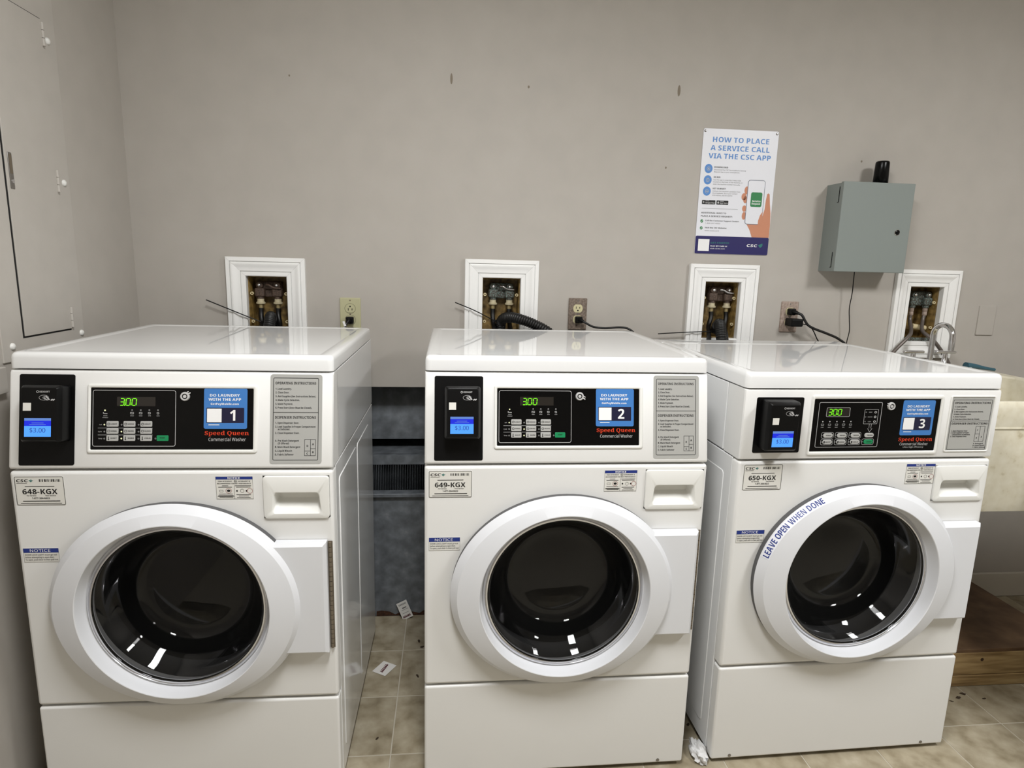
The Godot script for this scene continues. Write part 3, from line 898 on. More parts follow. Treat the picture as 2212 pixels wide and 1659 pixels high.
func control_b(w: Node3D, F: Transform3D, number: String) -> void:
	reader(w, F, 0.0905, 0.0875, 0.121, 0.139, 0.0825, 0.0925, number)
	var m := mb(); m.xf = F
	m.rframe([0.3475, 0.0865, 0.351, 0.153, 0.006], [0.3465, 0.0865, 0.337, 0.133, 0.002], -0.001, 0.0034, 0.0016)
	part(w, "panel_bezel", m, M.white_plastic)
	m = mb(); m.xf = F
	m.rplate(0.3465, 0.0865, 0.3375, 0.1335, 0.002, -0.001, 0.0012)
	var p := part(w, "control_overlay", m, M.black_gloss)
	var z := 0.0015
	var X := func(f: float) -> float: return 0.178 + f * 0.337
	var T := func(f: float) -> float: return 0.153 - f * 0.133
	m = mb(); m.xf = F
	outline(m, X.call(0.287), T.call(0.49), 0.495 * 0.337, 0.86 * 0.133, 0.004, 0.0011, z)
	outline(m, X.call(0.193), T.call(0.248), 0.062, 0.0235, 0.003, 0.0009, z)
	var names := ["START", "WASH", "RINSE", "SPIN", "LOCK"]
	for i in 5:
		var cx: float = X.call(0.081 + 0.055 * i)
		disc(m, cx, T.call(0.427), 0.0017, 0.0017, z, 8)
		outline(m, cx, T.call(0.485), 0.0075, 0.0042, 0.001, 0.0006, z)
		text(m, names[i], cx, T.call(0.535), 0.0020, z, "sans")
	outline(m, X.call(0.455), T.call(0.335), 0.037, 0.0375, 0.002, 0.0008, z)
	for i in 3:
		hoop(m, X.call(0.413), T.call(0.25 + 0.09 * i), 0.0013, 0.0013, 0.0004, z, 8)
		text(m, ["HEAVY", "MEDIUM", "LIGHT"][i], X.call(0.448), T.call(0.25 + 0.09 * i), 0.0022, z, "sans")
		hoop(m, X.call(0.488), T.call(0.25 + 0.09 * i), 0.0034, 0.0030, 0.0014, z, 10)
	strip(m, Vector2(X.call(0.450), T.call(0.476)), Vector2(X.call(0.450), T.call(0.56)), 0.0008, z)
	strip(m, Vector2(X.call(0.466), T.call(0.476)), Vector2(X.call(0.466), T.call(0.56)), 0.0008, z)
	strip(m, Vector2(X.call(0.440), T.call(0.56)), Vector2(X.call(0.458), T.call(0.63)), 0.0008, z)
	strip(m, Vector2(X.call(0.476), T.call(0.56)), Vector2(X.call(0.458), T.call(0.63)), 0.0008, z)
	for r in 2:
		for c in 4:
			if r == 0 and c == 3: continue
			var bx: float = X.call(0.133 + 0.108 * c)
			var by: float = T.call(0.69 + 0.127 * r)
			outline(m, bx - 0.001, by, 0.0325, 0.0155, 0.004, 0.0007, z)
			hoop(m, bx - 0.0155, by, 0.0014, 0.0014, 0.0005, z, 8)
	text(m, "Commercial Washer", X.call(0.83), T.call(0.868), 0.0070, z, "sans", 0, 0.0775)
	text(m, "Ultra High Efficiency", X.call(0.828), T.call(0.928), 0.0038, z, "sans", 0, 0.056)
	part(p, "lettering", m, M.ink_light)
	m = mb(); m.xf = F
	text(m, "Speed Queen", X.call(0.838), T.call(0.777), 0.0090, z, "serifbold", 0, 0.0925)
	part(p, "maker_name", m, M.ink_orange, "orange slab lettering")
	m = mb(); m.xf = F
	patch(m, X.call(0.193) - 0.030, T.call(0.248) - 0.0107, X.call(0.193) + 0.030, T.call(0.248) + 0.0107, 0.0013)
	part(p, "display_window", m, M.display_dark)
	m = mb(); m.xf = F
	var i2 := 0
	for ch in "300":
		seg7(m, ch, X.call(0.115) + 0.0125 * i2, T.call(0.248) - 0.0075, 0.0088, 0.0150, z + 0.0004)
		i2 += 1
	part(p, "display_digits", m, M.display_green, "green lit price digits")
	var ink := mb(); ink.xf = F
	var lab := [["NORMAL", "PERM PRESS", "DELICATES", "PRE-WASH"], ["HOT", "WARM", "COLD", "START"]]
	for r in 2:
		for c in 4:
			var bx: float = X.call(0.133 + 0.1085 * c)
			var by: float = T.call(0.69 + 0.127 * r)
			m = mb(); m.xf = F
			m.rplate(bx, by, 0.0252, 0.0112, 0.0054, 0.001, 0.0026, 0.0006)
			var green := r == 1 and c == 3
			part(p, "start_button" if green else "button", m, M.button_green if green else M.button_grey, "green start button" if green else "")
			text(ink, lab[r][c], bx + 0.0015, by, 0.0026, 0.0029, "bold", 0, 0.014)
			if r == 1 and c < 3: disc(ink, bx - 0.0085, by, 0.0018, 0.0034, 0.0029, 10)
	part(p, "button_lettering", ink, M.ink_black)
	key_lock(w, F, X.call(0.603), T.call(0.135), 2.6)
	app_sticker(w, F, X.call(0.83), T.call(0.36), 0.087, 0.0895, number, "blue app sticker with the number %s" % number)
	# recessed instruction label in a raised rim
	m = mb(); m.xf = F
	m.rframe([0.6045, 0.0885, 0.124, 0.146, 0.004], [0.6045, 0.0885, 0.116, 0.138, 0.002], -0.001, 0.0026, 0.0012)
	part(w, "label_rim", m, M.white_plastic)
	m = mb(); m.xf = F
	m.rplate(0.6045, 0.0885, 0.1165, 0.1385, 0.002, -0.0005, 0.0008)
	var la := part(w, "instruction_label", m, M.label_grey, "grey operating instructions label")
	m = mb(); m.xf = F
	z = 0.0011
	var LX := func(f: float) -> float: return 0.5465 + f * 0.116
	var LY := func(f: float) -> float: return 0.1575 - f * 0.138
	outline(m, LX.call(0.5), LY.call(0.515), 0.116 * 0.93, 0.138 * 0.94, 0.002, 0.001, z)
	strip(m, Vector2(LX.call(0.035), LY.call(0.445)), Vector2(LX.call(0.965), LY.call(0.445)), 0.0009, z)
	text(m, "OPERATING INSTRUCTIONS", LX.call(0.07), LY.call(0.105), 0.0050, z, "bold", -1, 0.116 * 0.86)
	text(m, "DISPENSER INSTRUCTIONS", LX.call(0.07), LY.call(0.492), 0.0050, z, "bold", -1, 0.116 * 0.86)
	for e in [["1. Load Laundry.", 0.175, 0.30], ["2. Close Door.", 0.222, 0.25], ["3. Add Supplies (See Instructions Below).", 0.268, 0.70], ["4. Make Cycle Selection.", 0.315, 0.42], ["5. Make Payment.", 0.362, 0.31], ["6. Press Start (Door Must be Closed).", 0.408, 0.64], ["1. Open Dispenser Door.", 0.63, 0.40], ["2. Load Supplies in Proper", 0.665, 0.44], ["3. Close Dispenser Door.", 0.735, 0.40]]:
		text(m, e[0], LX.call(0.08), LY.call(e[1]), 0.0032, z, "bold", -1, e[2] * 0.116)
	text(m, "Compartment as Indicated.", LX.call(0.115), LY.call(0.70), 0.0032, z, "bold", -1, 0.44 * 0.116)
	outline(m, LX.call(0.778), LY.call(0.688), 0.225 * 0.116, 0.295 * 0.138, 0.0003, 0.0008, z)
	strip(m, Vector2(LX.call(0.775), LY.call(0.54)), Vector2(LX.call(0.775), LY.call(0.835)), 0.0008, z)
	strip(m, Vector2(LX.call(0.665), LY.call(0.69)), Vector2(LX.call(0.775), LY.call(0.69)), 0.0008, z)
	for e in [["C", 0.72, 0.615], ["B", 0.72, 0.765], ["A", 0.835, 0.745]]: text(m, e[0], LX.call(e[1]), LY.call(e[2]), 0.0036, z)
	for e in [["A. Detergent", 0.872, 0.24], ["B. Liquid Bleach", 0.908, 0.28], ["C. Fabric Softener", 0.943, 0.30]]: text(m, e[0], LX.call(0.66), LY.call(e[1]), 0.0030, z, "bold", -1, e[2] * 0.116)
	part(la, "lettering", m, M.ink_black)

func emblem(m: MB, x: float, y: float, k: float, z: float) -> void:   # three leaf blades fanning from a point
	for e in [[[0, -0.6], [-1.0, 0.35], [-0.2, 0.55]], [[0, -0.6], [-0.1, 1.0], [0.45, 0.55]], [[0, -0.6], [0.5, 0.35], [1.1, 0.5]]]:
		m.tri(Vector3(x + e[0][0] * k, y + e[0][1] * k, z), Vector3(x + e[1][0] * k, y + e[1][1] * k, z), Vector3(x + e[2][0] * k, y + e[2][1] * k, z), Vector3.BACK, Vector3.BACK, Vector3.BACK)

func labels(w: Node3D, ident: String, A: bool) -> void:
	# white identification label
	var x := 0.010 if A else 0.014
	var y := 0.765 if A else 0.7745
	var wd := 0.1005
	var h := 0.0655
	var m := mb()
	m.rplate(x + wd / 2, y + h / 2, wd, h, 0.003, -0.0005, 0.0006)
	var l := part(w, "machine_number_label", m, M.label_white, "white label reading %s" % ident)
	m = mb()
	var z := 0.0009
	outline(m, x + wd / 2, y + h / 2, wd - 0.0006, h - 0.0006, 0.003, 0.0010, z)
	text(m, ident, x + wd * 0.495, y + h * 0.475, h * 0.175, z, "bold", 0, wd * 0.71)
	text(m, "CSC", x + wd * 0.04, y + h * 0.855, h * 0.095, z, "bold", -1, wd * 0.235, 0.15)
	text(m, "1-877-264-6622", x + wd * 0.50, y + h * 0.245, h * 0.062, z, "bold", 0, wd * 0.36)
	text(m, "For Service", x + wd * 0.22, y + h * 0.335, h * 0.045, z, "bold", -1, wd * 0.19)
	text(m, "Para Servicio", x + wd * 0.60, y + h * 0.335, h * 0.045, z, "bold", -1, wd * 0.21)
	strip(m, Vector2(x + wd * 0.20, y + h * 0.655), Vector2(x + wd * 0.80, y + h * 0.655), h * 0.022, z)
	strip(m, Vector2(x + wd * 0.13, y + h * 0.145), Vector2(x + wd * 0.89, y + h * 0.145), h * 0.028, z)
	strip(m, Vector2(x + wd * 0.08, y + h * 0.065), Vector2(x + wd * 0.92, y + h * 0.065), h * 0.02, z)
	strip(m, Vector2(x + wd * 0.04, y + h * 0.765), Vector2(x + wd * 0.25, y + h * 0.765), h * 0.012, z)
	var bars := "1101011001110101100101101110100101101"
	for i in bars.length():
		if bars[i] == "1":
			patch(m, x + wd * (0.50 + 0.43 * i / bars.length()), y + h * 0.815, x + wd * (0.50 + 0.43 * (i + 0.8) / bars.length()), y + h * 0.905, z)
	part(l, "lettering", m, M.ink_black)
	m = mb()
	emblem(m, x + wd * 0.335, y + h * 0.84, 0.0045, z)
	part(l, "emblem", m, M.ink_teal, "green leaf emblem")
	# door notice
	x = 0.0105
	y = 0.632 if A else 0.636
	wd = 0.0735
	h = 0.0325
	m = mb()
	m.box(Vector3(x + wd / 2, y + h / 2, 0.0001), Vector3(wd, h, 0.001))
	l = part(w, "door_notice_label", m, M.label_white, "small white notice label with a blue header")
	m = mb()
	patch(m, x, y + h * 0.68, x + wd, y + h, z)
	part(l, "header", m, M.notice_blue)
	m = mb()
	text(m, "NOTICE", x + wd * 0.48, y + h * 0.84, h * 0.19, z + 0.0003, "sans", 0, wd * 0.58)
	part(l, "header_lettering", m, M.ink_white)
	m = mb()
	text(m, "DOOR LOCK LIGHT must go out", x + wd * 0.04, y + h * 0.53, h * 0.11, z, "bold", -1, wd * 0.90)
	text(m, "before attempting to open door.", x + wd * 0.04, y + h * 0.345, h * 0.11, z, "bold", -1, wd * 0.82)
	text(m, "To open, push door in then pull out.", x + wd * 0.04, y + h * 0.17, h * 0.11, z, "bold", -1, wd * 0.93)
	outline(m, x + wd / 2, y + h / 2, wd, h, 0.0002, 0.0004, z)
	part(l, "lettering", m, M.ink_grey)
	# detergent notice
	x = 0.4285 if A else 0.4485
	y = 0.776 if A else 0.784
	wd = 0.0795
	h = 0.0525
	m = mb()
	m.box(Vector3(x + wd / 2, y + h / 2, 0.0001), Vector3(wd, h, 0.001))
	l = part(w, "detergent_notice_label", m, M.label_white, "white detergent notice label with a navy header")
	m = mb()
	patch(m, x, y + h * 0.87, x + wd, y + h, z)
	part(l, "header", m, M.notice_blue)
	m = mb()
	text(m, "NOTICE", x + wd * 0.49, y + h * 0.935, h * 0.085, z + 0.0003, "bold", 0, wd * 0.33)
	part(l, "header_lettering", m, M.ink_white)
	m = mb()
	text(m, "HIGH EFFICIENCY", x + wd * 0.06, y + h * 0.79, h * 0.05, z, "bold", -1, wd * 0.38)
	text(m, "DETERGENT IS", x + wd * 0.60, y + h * 0.79, h * 0.05, z, "bold", -1, wd * 0.33)
	text(m, "he", x + wd * 0.53, y + h * 0.79, h * 0.055, z)
	hoop(m, x + wd * 0.53, y + h * 0.79, wd * 0.045, h * 0.055, 0.0005, z, 14)
	text(m, "RECOMMENDED FOR BEST PERFORMANCE", x + wd * 0.035, y + h * 0.69, h * 0.05, z, "bold", -1, wd * 0.91)
	outline(m, x + wd / 2, y + h / 2, wd, h, 0.0002, 0.0004, z)
	strip(m, Vector2(x + wd * 0.49, y), Vector2(x + wd * 0.49, y + h * 0.62), 0.0006, z)
	for e in [[0.06, 0.43, 0.53], [0.16, 0.33, 0.59], [0.54, 0.93, 0.53], [0.51, 0.95, 0.59], [0.07, 0.44, 0.22], [0.05, 0.46, 0.15], [0.08, 0.45, 0.08], [0.03, 0.48, 0.12], [0.54, 0.93, 0.19], [0.60, 0.88, 0.13], [0.55, 0.92, 0.06]]:
		strip(m, Vector2(x + wd * e[0], y + h * e[2]), Vector2(x + wd * e[1], y + h * e[2]), h * 0.022, z)
	outline(m, x + wd * 0.135, y + h * 0.36, wd * 0.10, h * 0.10, 0.0006, 0.0006, z)
	disc(m, x + wd * 0.335, y + h * 0.37, wd * 0.05, h * 0.055, z, 10)
	for e in [0.56, 0.82]: m.cap(m.at([Vector2(x + wd * e - 0.0022, y + h * 0.36), Vector2(x + wd * e, y + h * 0.36 - 0.0026), Vector2(x + wd * e + 0.0022, y + h * 0.36), Vector2(x + wd * e, y + h * 0.36 + 0.0026)], z), Vector3.BACK)
	hoop(m, x + wd * 0.70, y + h * 0.36, wd * 0.05, h * 0.085, 0.0006, z, 14)
	part(l, "lettering", m, M.ink_black)
	m = mb()
	hoop(m, x + wd * 0.335, y + h * 0.37, wd * 0.082, h * 0.115, 0.0006, z + 0.0002, 20)
	hoop(m, x + wd * 0.91, y + h * 0.36, wd * 0.078, h * 0.115, 0.0006, z + 0.0002, 20)
	part(l, "red_mark", m, M.ink_red)

# ------------------------------------------------------------------ wall things
func smooth(pts: Array, k := 6) -> Array:
	var c := []
	for i in pts.size() - 1:
		var a: Vector3 = pts[maxi(i - 1, 0)]
		var b: Vector3 = pts[i]
		var d: Vector3 = pts[i + 1]
		var e: Vector3 = pts[mini(i + 2, pts.size() - 1)]
		for j in k:
			c.append(b.cubic_interpolate(d, a, e, float(j) / k))
	c.append(pts[-1])
	return c

const FX := [-0.738, 0.055, 0.856, 1.647]
const FT := [1.309, 1.322, 1.327, 1.327]
const FW := 0.257
const FH := 0.328
const WHO := ["beside the cream outlet", "beside the bronze outlet", "under the service poster", "above the laundry sink"]

func hookup(i: int) -> void:
	var x: float = FX[i]
	var t: float = FT[i]
	# mitred moulding: four boards
	var f := thing("molding_frame", "white mitred molding frame round the hookup box " + WHO[i], "frame", Vector3(x, t - FH, 0), 0.0, "molding frames on the wall")
	var prof := [[0.0, 0.0], [0.0, 0.015], [0.0015, 0.0165], [0.0132, 0.0172], [0.0138, 0.0128], [0.0152, 0.0128], [0.0160, 0.0178], [0.020, 0.0190], [0.024, 0.0185], [0.030, 0.0150], [0.037, 0.0125], [0.0452, 0.0120], [0.0458, 0.0076], [0.0472, 0.0076], [0.0480, 0.0120], [0.0600, 0.0120], [0.0622, 0.0100], [0.0622, -0.012]]
	var corner := [Vector2(0, 0), Vector2(FW, 0), Vector2(FW, FH), Vector2(0, FH)]
	var ins := [Vector2(1, 1), Vector2(-1, 1), Vector2(-1, -1), Vector2(1, -1)]
	for k in 4:
		var m := mb()
		var ra := []; var rb := []
		for p in prof:
			var a: Vector2 = corner[k] + ins[k] * p[0]
			var b: Vector2 = corner[(k + 1) % 4] + ins[(k + 1) % 4] * p[0]
			var g: Vector2 = (b - a).normalized() * 0.0002
			ra.append(Vector3(a.x + g.x, a.y + g.y, p[1])); rb.append(Vector3(b.x - g.x, b.y - g.y, p[1]))
		m.grid([ra, rb], false, 0.85)
		part(f, "molding", m, M.molding_white)
	# the box behind it
	var ox := x + 0.0622
	var oy := t - FH + 0.0622
	var w := FW - 0.1244
	var h := FH - 0.1244
	var green := i == 1 or i == 3
	var b := thing("hookup_box", ("recessed tan hookup box with %s valves " % ["brown", "greenish corroded", "grey-brown", "green corroded"][i]) + WHO[i], "hookup box", Vector3(ox, oy, 0), 0.0, "washer hookup boxes")
	var m := mb()
	var dp := -0.085
	m.rframe([w / 2, h / 2, w + 0.006, h + 0.006, 0.004], [w / 2, h / 2, w - 0.006, h - 0.006, 0.004], dp, -0.013, 0.001)
	m.box(Vector3(w / 2, h / 2, dp - 0.002), Vector3(w + 0.004, h + 0.004, 0.004))
	part(b, "casing", m, M.box_tan)
	for q in [[0.010, 0.145], [w - 0.010, 0.145], [0.010, 0.050], [w - 0.010, 0.050]]:
		m = mb(Vector3(q[0], q[1], -0.018))
		m.lathe([Vector2(0.0024, 0.001), Vector2(0.003, 0.003), Vector2(0.0052, 0.003), Vector2(0.0055, 0), Vector2(0.0055, -0.004)], 14, 0.7)
		part(b, "mounting_tab", m, M.tab_cream)
	# valves with their bodies, bonnets and screws
	var vm: StandardMaterial3D = M.valve_green if green else M.valve_brown
	var vx: Array = [[0.030, 0.088], [0.040, 0.099], [0.0514, 0.1096], [0.056, 0.112]][i]
	var vc: float = (vx[0] + vx[1]) / 2
	for q in 2:
		var v := holder(b, "valve")
		m = mb(Vector3(vx[q], h - 0.031, -0.042))
		m.lathe([Vector2(0.012, -0.03), Vector2(0.0125, 0.004), Vector2(0.011, 0.008), Vector2(0.008, 0.0095), Vector2(0, 0.0095)], 18, 0.7)
		part(v, "bonnet", m, vm)
		m = mb(Vector3(vx[q], h - 0.031, -0.033))
		m.lathe([Vector2(0.0058, 0), Vector2(0.0055, 0.003), Vector2(0.0035, 0.0048), Vector2(0, 0.0052)], 14, 0.5)
		part(v, "screw", m, M.chrome)
		m = mb(Vector3(vx[q], h - 0.05, -0.045))
		m.rbox(Vector3(0, -0.006, 0), Vector3(0.033, 0.030, 0.030), 0.006, 3)
		m.xf = at(Vector3(vx[q], h - 0.071, -0.045), Basis(Vector3.RIGHT, PI / 2))
		m.lathe([Vector2(0.011, -0.004), Vector2(0.0125, 0.002), Vector2(0.011, 0.010)], 14)
		part(v, "valve_body", m, vm)
	m = mb(Vector3(vc, h - 0.031, -0.060))
	m.rbox(Vector3(0, -0.002, 0), Vector3(0.086, 0.030, 0.030), 0.008, 3)
	m.rbox(Vector3(0.005, -0.028, 0), Vector3(0.05, 0.028, 0.02), 0.006, 3)
	part(b, "manifold", m, vm)
	if i < 3:
		m = mb()
		m.tube(smooth([Vector3(vc - 0.004, h - 0.030, -0.034), Vector3(vc + 0.006, h - 0.031, -0.028), Vector3(vc + 0.020, h - 0.039, -0.026), Vector3(vc + 0.044, h - 0.041, -0.026)], 4), [0.005, 0.005, 0.0046, 0.0044, 0.004, 0.004, 0.0038, 0.0038, 0.0036, 0.0036, 0.0034, 0.0034, 0.003], 8)
		part(b, "shutoff_lever", m, M.steel if i != 0 else vm)
	else:
		m = mb()
		m.rbox(Vector3(w / 2, 0.006, -0.008), Vector3(w - 0.004, 0.014, 0.006), 0.002)
		part(b, "bottom_strip", m, M.valve_green)
		m = mb()
		m.tube([Vector3(0.07, 0.052, -0.05), Vector3(0.125, 0.045, -0.05)], 0.011, 10)
		part(b, "drain_stub", m, M.tab_cream)
	# supply hoses
	for q in 2:
		var hx: float = ox + vx[q]
		var hy := oy + h - 0.078
		var word: String = ["left", "right"][q]
		var sd := thing("supply_hose", ("%s supply hose hanging from the %s valve in the box " % ["grey braided" if i == 3 else "black rubber", word]) + WHO[i], "hose", Vector3(hx, hy, -0.045), 0.0, "water supply hoses")
		m = mb(Vector3(0, -0.002, 0), Basis(Vector3.RIGHT, PI / 2))
		if i == 3:
			m.lathe([Vector2(0, -0.004), Vector2(0.009, -0.004), Vector2(0.009, 0.014), Vector2(0.0075, 0.016), Vector2(0.0085, 0.017), Vector2(0.0085, 0.028), Vector2(0.006, 0.031), Vector2(0, 0.031)], 12, 0.6)
			part(sd, "coupling", m, M.plate_taupe)
		else:
			m.lathe([Vector2(0, -0.004), Vector2(0.0115, -0.004), Vector2(0.0115, 0.006), Vector2(0.0125, 0.008), Vector2(0.0155, 0.010), Vector2(0.0155, 0.0145), Vector2(0.012, 0.0165), Vector2(0, 0.0165)], 16, 0.6)
			part(sd, "coupling", m, M.coupling_cream)
			m = mb(Vector3(0, -0.018, 0), Basis(Vector3.RIGHT, PI / 2))
			m.lathe([Vector2(0, 0), Vector2(0.0072, 0), Vector2(0.0076, 0.008), Vector2(0.0072, 0.016), Vector2(0, 0.016)], 12, 0.6)
			part(sd, "ferrule", m, M.ferrule_brass)
		m = mb()
		var way: Array
		var rr := 0.0082
		if i == 3:
			rr = 0.0068
			if q == 0: way = [Vector3(0, -0.030, 0), Vector3(-0.004, -0.055, 0.006), Vector3(-0.024, -0.085, 0.045), Vector3(-0.056, -0.106, 0.078), Vector3(-0.110, -0.157, 0.087), Vector3(-0.15, -0.22, 0.083)]
			else: way = [Vector3(0, -0.030, 0), Vector3(-0.008, -0.055, 0.006), Vector3(-0.028, -0.088, 0.038), Vector3(-0.012, -0.116, 0.076), Vector3(0.030, -0.165, 0.084), Vector3(0.060, -0.205, 0.085)]
		else:
			var sx: float = [[0.017, 0.021], [0.008, 0.004], [-0.036, -0.028]][i][q]
			way = [Vector3(0, -0.032, 0), Vector3(0.0, -0.055, 0.003), Vector3(sx * 0.35, -0.085, 0.018), Vector3(sx * 0.8, -0.112, 0.066), Vector3(sx * 1.2, -0.15, 0.104), Vector3(sx * 1.3, -0.20, 0.118), Vector3(sx * 1.3, -0.33, 0.125)]
		m.tube(smooth(way, 5), rr, 10)
		part(sd, "hose_line", m, M.hose_grey if i == 3 else M.black_rubber)

func outlet(x0: float, ytop: float, wd: float, called_label: String, plate: Material, recept: Material, group := "wall outlets") -> Node3D:
	var h := 0.112
	var o := thing("wall_outlet", called_label, "outlet", Vector3(x0 + wd / 2, ytop - h, 0), 0.0, group)
	var m := mb()
	m.rplate(0, h / 2, wd, h, 0.003, 0.0, 0.006, 0.0025)
	part(o, "cover_plate", m, plate)
	for s in [0, 1]:
		var cy := h / 2 + (0.0195 if s == 1 else -0.0195)
		m = mb()
		var l := MB.ell(0, cy, 0.0170, 0.0170, 32)
		for i in l.size():
			l[i].y = clampf(l[i].y, cy - 0.0142, cy + 0.0142)
		m.plate(l, 0.004, 0.0075)
		var r := part(o, "receptacle", m, recept)
		m = mb()
		var up: float = -1.0 if plate != M.plate_cream else 1.0
		m.rbox(Vector3(-0.0063, cy - 0.003 * up, 0.0076), Vector3(0.0022, 0.0080, 0.0006), 0.0002, 1)
		m.rbox(Vector3(0.0063, cy - 0.003 * up, 0.0076), Vector3(0.0022, 0.0066, 0.0006), 0.0002, 1)
		m.xf = at(Vector3(0, cy + 0.007 * up, 0.0073))
		m.lathe([Vector2(0.0026, 0), Vector2(0.0026, 0.0006), Vector2(0, 0.0006)], 10)
		part(r, "slot", m, M.hole_dark)
		if plate == M.plate_cream:
			m = mb()
			hoop(m, 0, cy, 0.0185, 0.0172, 0.0007, 0.0063)
			part(r, "rim_line", m, M.ink_black)
	for sy in [h / 2, h - 0.009]:
		m = mb(Vector3(0, sy, 0.0055))
		m.lathe([Vector2(0.0028, 0), Vector2(0.0024, 0.0012), Vector2(0, 0.0014)], 12)
		part(o, "screw", m, M.steel if plate != M.plate_cream else M.hinge_metal)
	return o

func wall_things() -> void:
	for i in 4: hookup(i)
	# cable ties with long tails
	var m: MB
	var ties := [[Vector3(-0.800, 1.166, 0.03), Vector3(-0.70, 1.124, 0.025), Vector3(-0.632, 1.094, 0.012), "long black cable tie tail beside the frame behind washer number 1"], [Vector3(0.022, 1.174, 0.03), Vector3(0.09, 1.147, 0.028), Vector3(0.160, 1.112, 0.012), "thin black cable tie tail beside the frame behind washer number 2"], [Vector3(0.748, 1.0765, 0.03), Vector3(0.84, 1.083, 0.03), Vector3(0.948, 1.087, 0.02), "black cable tie tail lying level under the service poster frame"]]
	for e in ties:
		var t := thing("cable_tie", e[3], "cable tie", e[2], 0.0, "cable ties on the drain hoses")
		m = mb(-e[2])
		m.tube(smooth([e[0], e[1], e[2]], 6), 0.0019 if e[0].x != 0.022 else 0.0012, 6)
		part(t, "tail", m, M.black_plastic)
		m = mb()
		m.rbox(Vector3(0.004, -0.001, 0), Vector3(0.009, 0.008, 0.007), 0.0015, 2)
		part(t, "tie_head", m, M.black_plastic)
	# drain hoses
	var drains := [[[Vector3(-0.606, 1.065, -0.035), Vector3(-0.606, 1.100, -0.022), Vector3(-0.601, 1.112, 0.008), Vector3(-0.596, 1.090, 0.045), Vector3(-0.595, 1.03, 0.085), Vector3(-0.595, 0.93, 0.108)], 0.0185, "black drain hose bent into the hookup box behind washer number 1"],
		[[Vector3(0.185, 1.060, -0.03), Vector3(0.187, 1.108, -0.012), Vector3(0.206, 1.126, 0.030), Vector3(0.245, 1.123, 0.066), Vector3(0.297, 1.105, 0.078), Vector3(0.352, 1.073, 0.080), Vector3(0.385, 1.02, 0.085), Vector3(0.40, 0.93, 0.095)], 0.0185, "black corrugated drain hose arching out behind washer number 2"],
		[[Vector3(0.988, 1.082, -0.035), Vector3(0.988, 1.104, -0.022), Vector3(0.982, 1.115, 0.010), Vector3(0.973, 1.092, 0.045), Vector3(0.967, 1.03, 0.080), Vector3(0.966, 0.93, 0.092)], 0.0185, "black drain hose bent into the hookup box under the service poster"]]
	for e in drains:
		var base: Vector3 = e[0][-1]
		var t := thing("drain_hose", e[2], "hose", base, 0.0, "washer drain hoses")
		m = mb(-base)
		var way := smooth(e[0], 22)
		var rad := []
		for j in way.size(): rad.append(e[1] * (1.0 if j % 3 != 2 else 0.85))
		m.tube(way, rad, 18)
		part(t, "corrugated_hose", m, M.black_rubber)
	# outlets, plugs and cords
	outlet(-0.371, 1.181, 0.070, "cream duplex outlet with a cream plate beside washer number 1", M.plate_cream, M.plate_cream)
	outlet(0.424, 1.196, 0.066, "ivory duplex outlet on a dark bronze plate behind washer number 2", M.plate_bronze, M.outlet_ivory)
	outlet(1.216, 1.200, 0.065, "outlet on a taupe metal plate filled with two black plugs", M.plate_taupe, M.outlet_ivory)
	cord("black plug with a white tag in the cream outlet", Vector3(-0.336, 1.1055, 0.0075), [Vector3(-0.339, 1.104, 0.036), Vector3(-0.347, 1.088, 0.044), Vector3(-0.352, 1.06, 0.05), Vector3(-0.355, 0.99, 0.07), Vector3(-0.36, 0.92, 0.10)], 0.0042, true)
	cord("black plug and flat cord running right from the bronze outlet", Vector3(0.459, 1.1205, 0.0075), [Vector3(0.466, 1.119, 0.036), Vector3(0.480, 1.112, 0.045), Vector3(0.505, 1.100, 0.05), Vector3(0.545, 1.096, 0.055), Vector3(0.600, 1.100, 0.058), Vector3(0.632, 1.094, 0.065), Vector3(0.650, 1.07, 0.085), Vector3(0.66, 1.0, 0.10)], 0.0038, false)
	cord("black plug in the top socket of the taupe outlet", Vector3(1.2485, 1.1635, 0.0075), [Vector3(1.256, 1.162, 0.036), Vector3(1.270, 1.155, 0.05), Vector3(1.282, 1.135, 0.055), Vector3(1.297, 1.118, 0.055), Vector3(1.325, 1.105, 0.055), Vector3(1.37, 1.090, 0.055), Vector3(1.42, 1.070, 0.055), Vector3(1.45, 1.040, 0.06), Vector3(1.47, 0.95, 0.05)], 0.0046, false)
	var ad := thing("power_adapter", "long black power adapter in the bottom socket of the taupe outlet", "power adapter", Vector3(1.2485, 1.1245, 0.0075))
	m = mb()
	m.rbox(Vector3(0.006, 0.0015, 0.024), Vector3(0.045, 0.028, 0.050), 0.005)
	part(ad, "adapter_body", m, M.black_plastic)
	m = mb()
	m.tube(smooth([Vector3(0.026, -0.002, 0.042), Vector3(0.046, -0.006, 0.046), Vector3(0.066, -0.020, 0.046), Vector3(0.085, -0.05, 0.046), Vector3(0.10, -0.085, 0.05), Vector3(0.11, -0.18, 0.05)], 5), 0.0019, 6)
	part(ad, "thin_cord", m, M.black_plastic)
	# grey metal box with its aerial
	var bx := thing("metal_enclosure", "grey-green metal enclosure with a round lock hung on the wall", "metal box", Vector3(1.341, 1.313, 0))
	m = mb()
	m.box(Vector3(0.131, 0.1500, 0.042), Vector3(0.258, 0.300, 0.084))
	part(bx, "enclosure_body", m, M.metal_box_grey)
	m = mb()
	m.rbox(Vector3(0.1315, 0.1515, 0.0925), Vector3(0.263, 0.304, 0.016), 0.0025)
	var bd := part(bx, "enclosure_door", m, M.metal_box_grey)
	m = mb(Vector3(0.2165, 0.1385, 0.1005))
	m.lathe([Vector2(0.0102, 0), Vector2(0.0102, 0.0014), Vector2(0.0086, 0.0022), Vector2(0.0084, 0.001)], 24, 0.6)
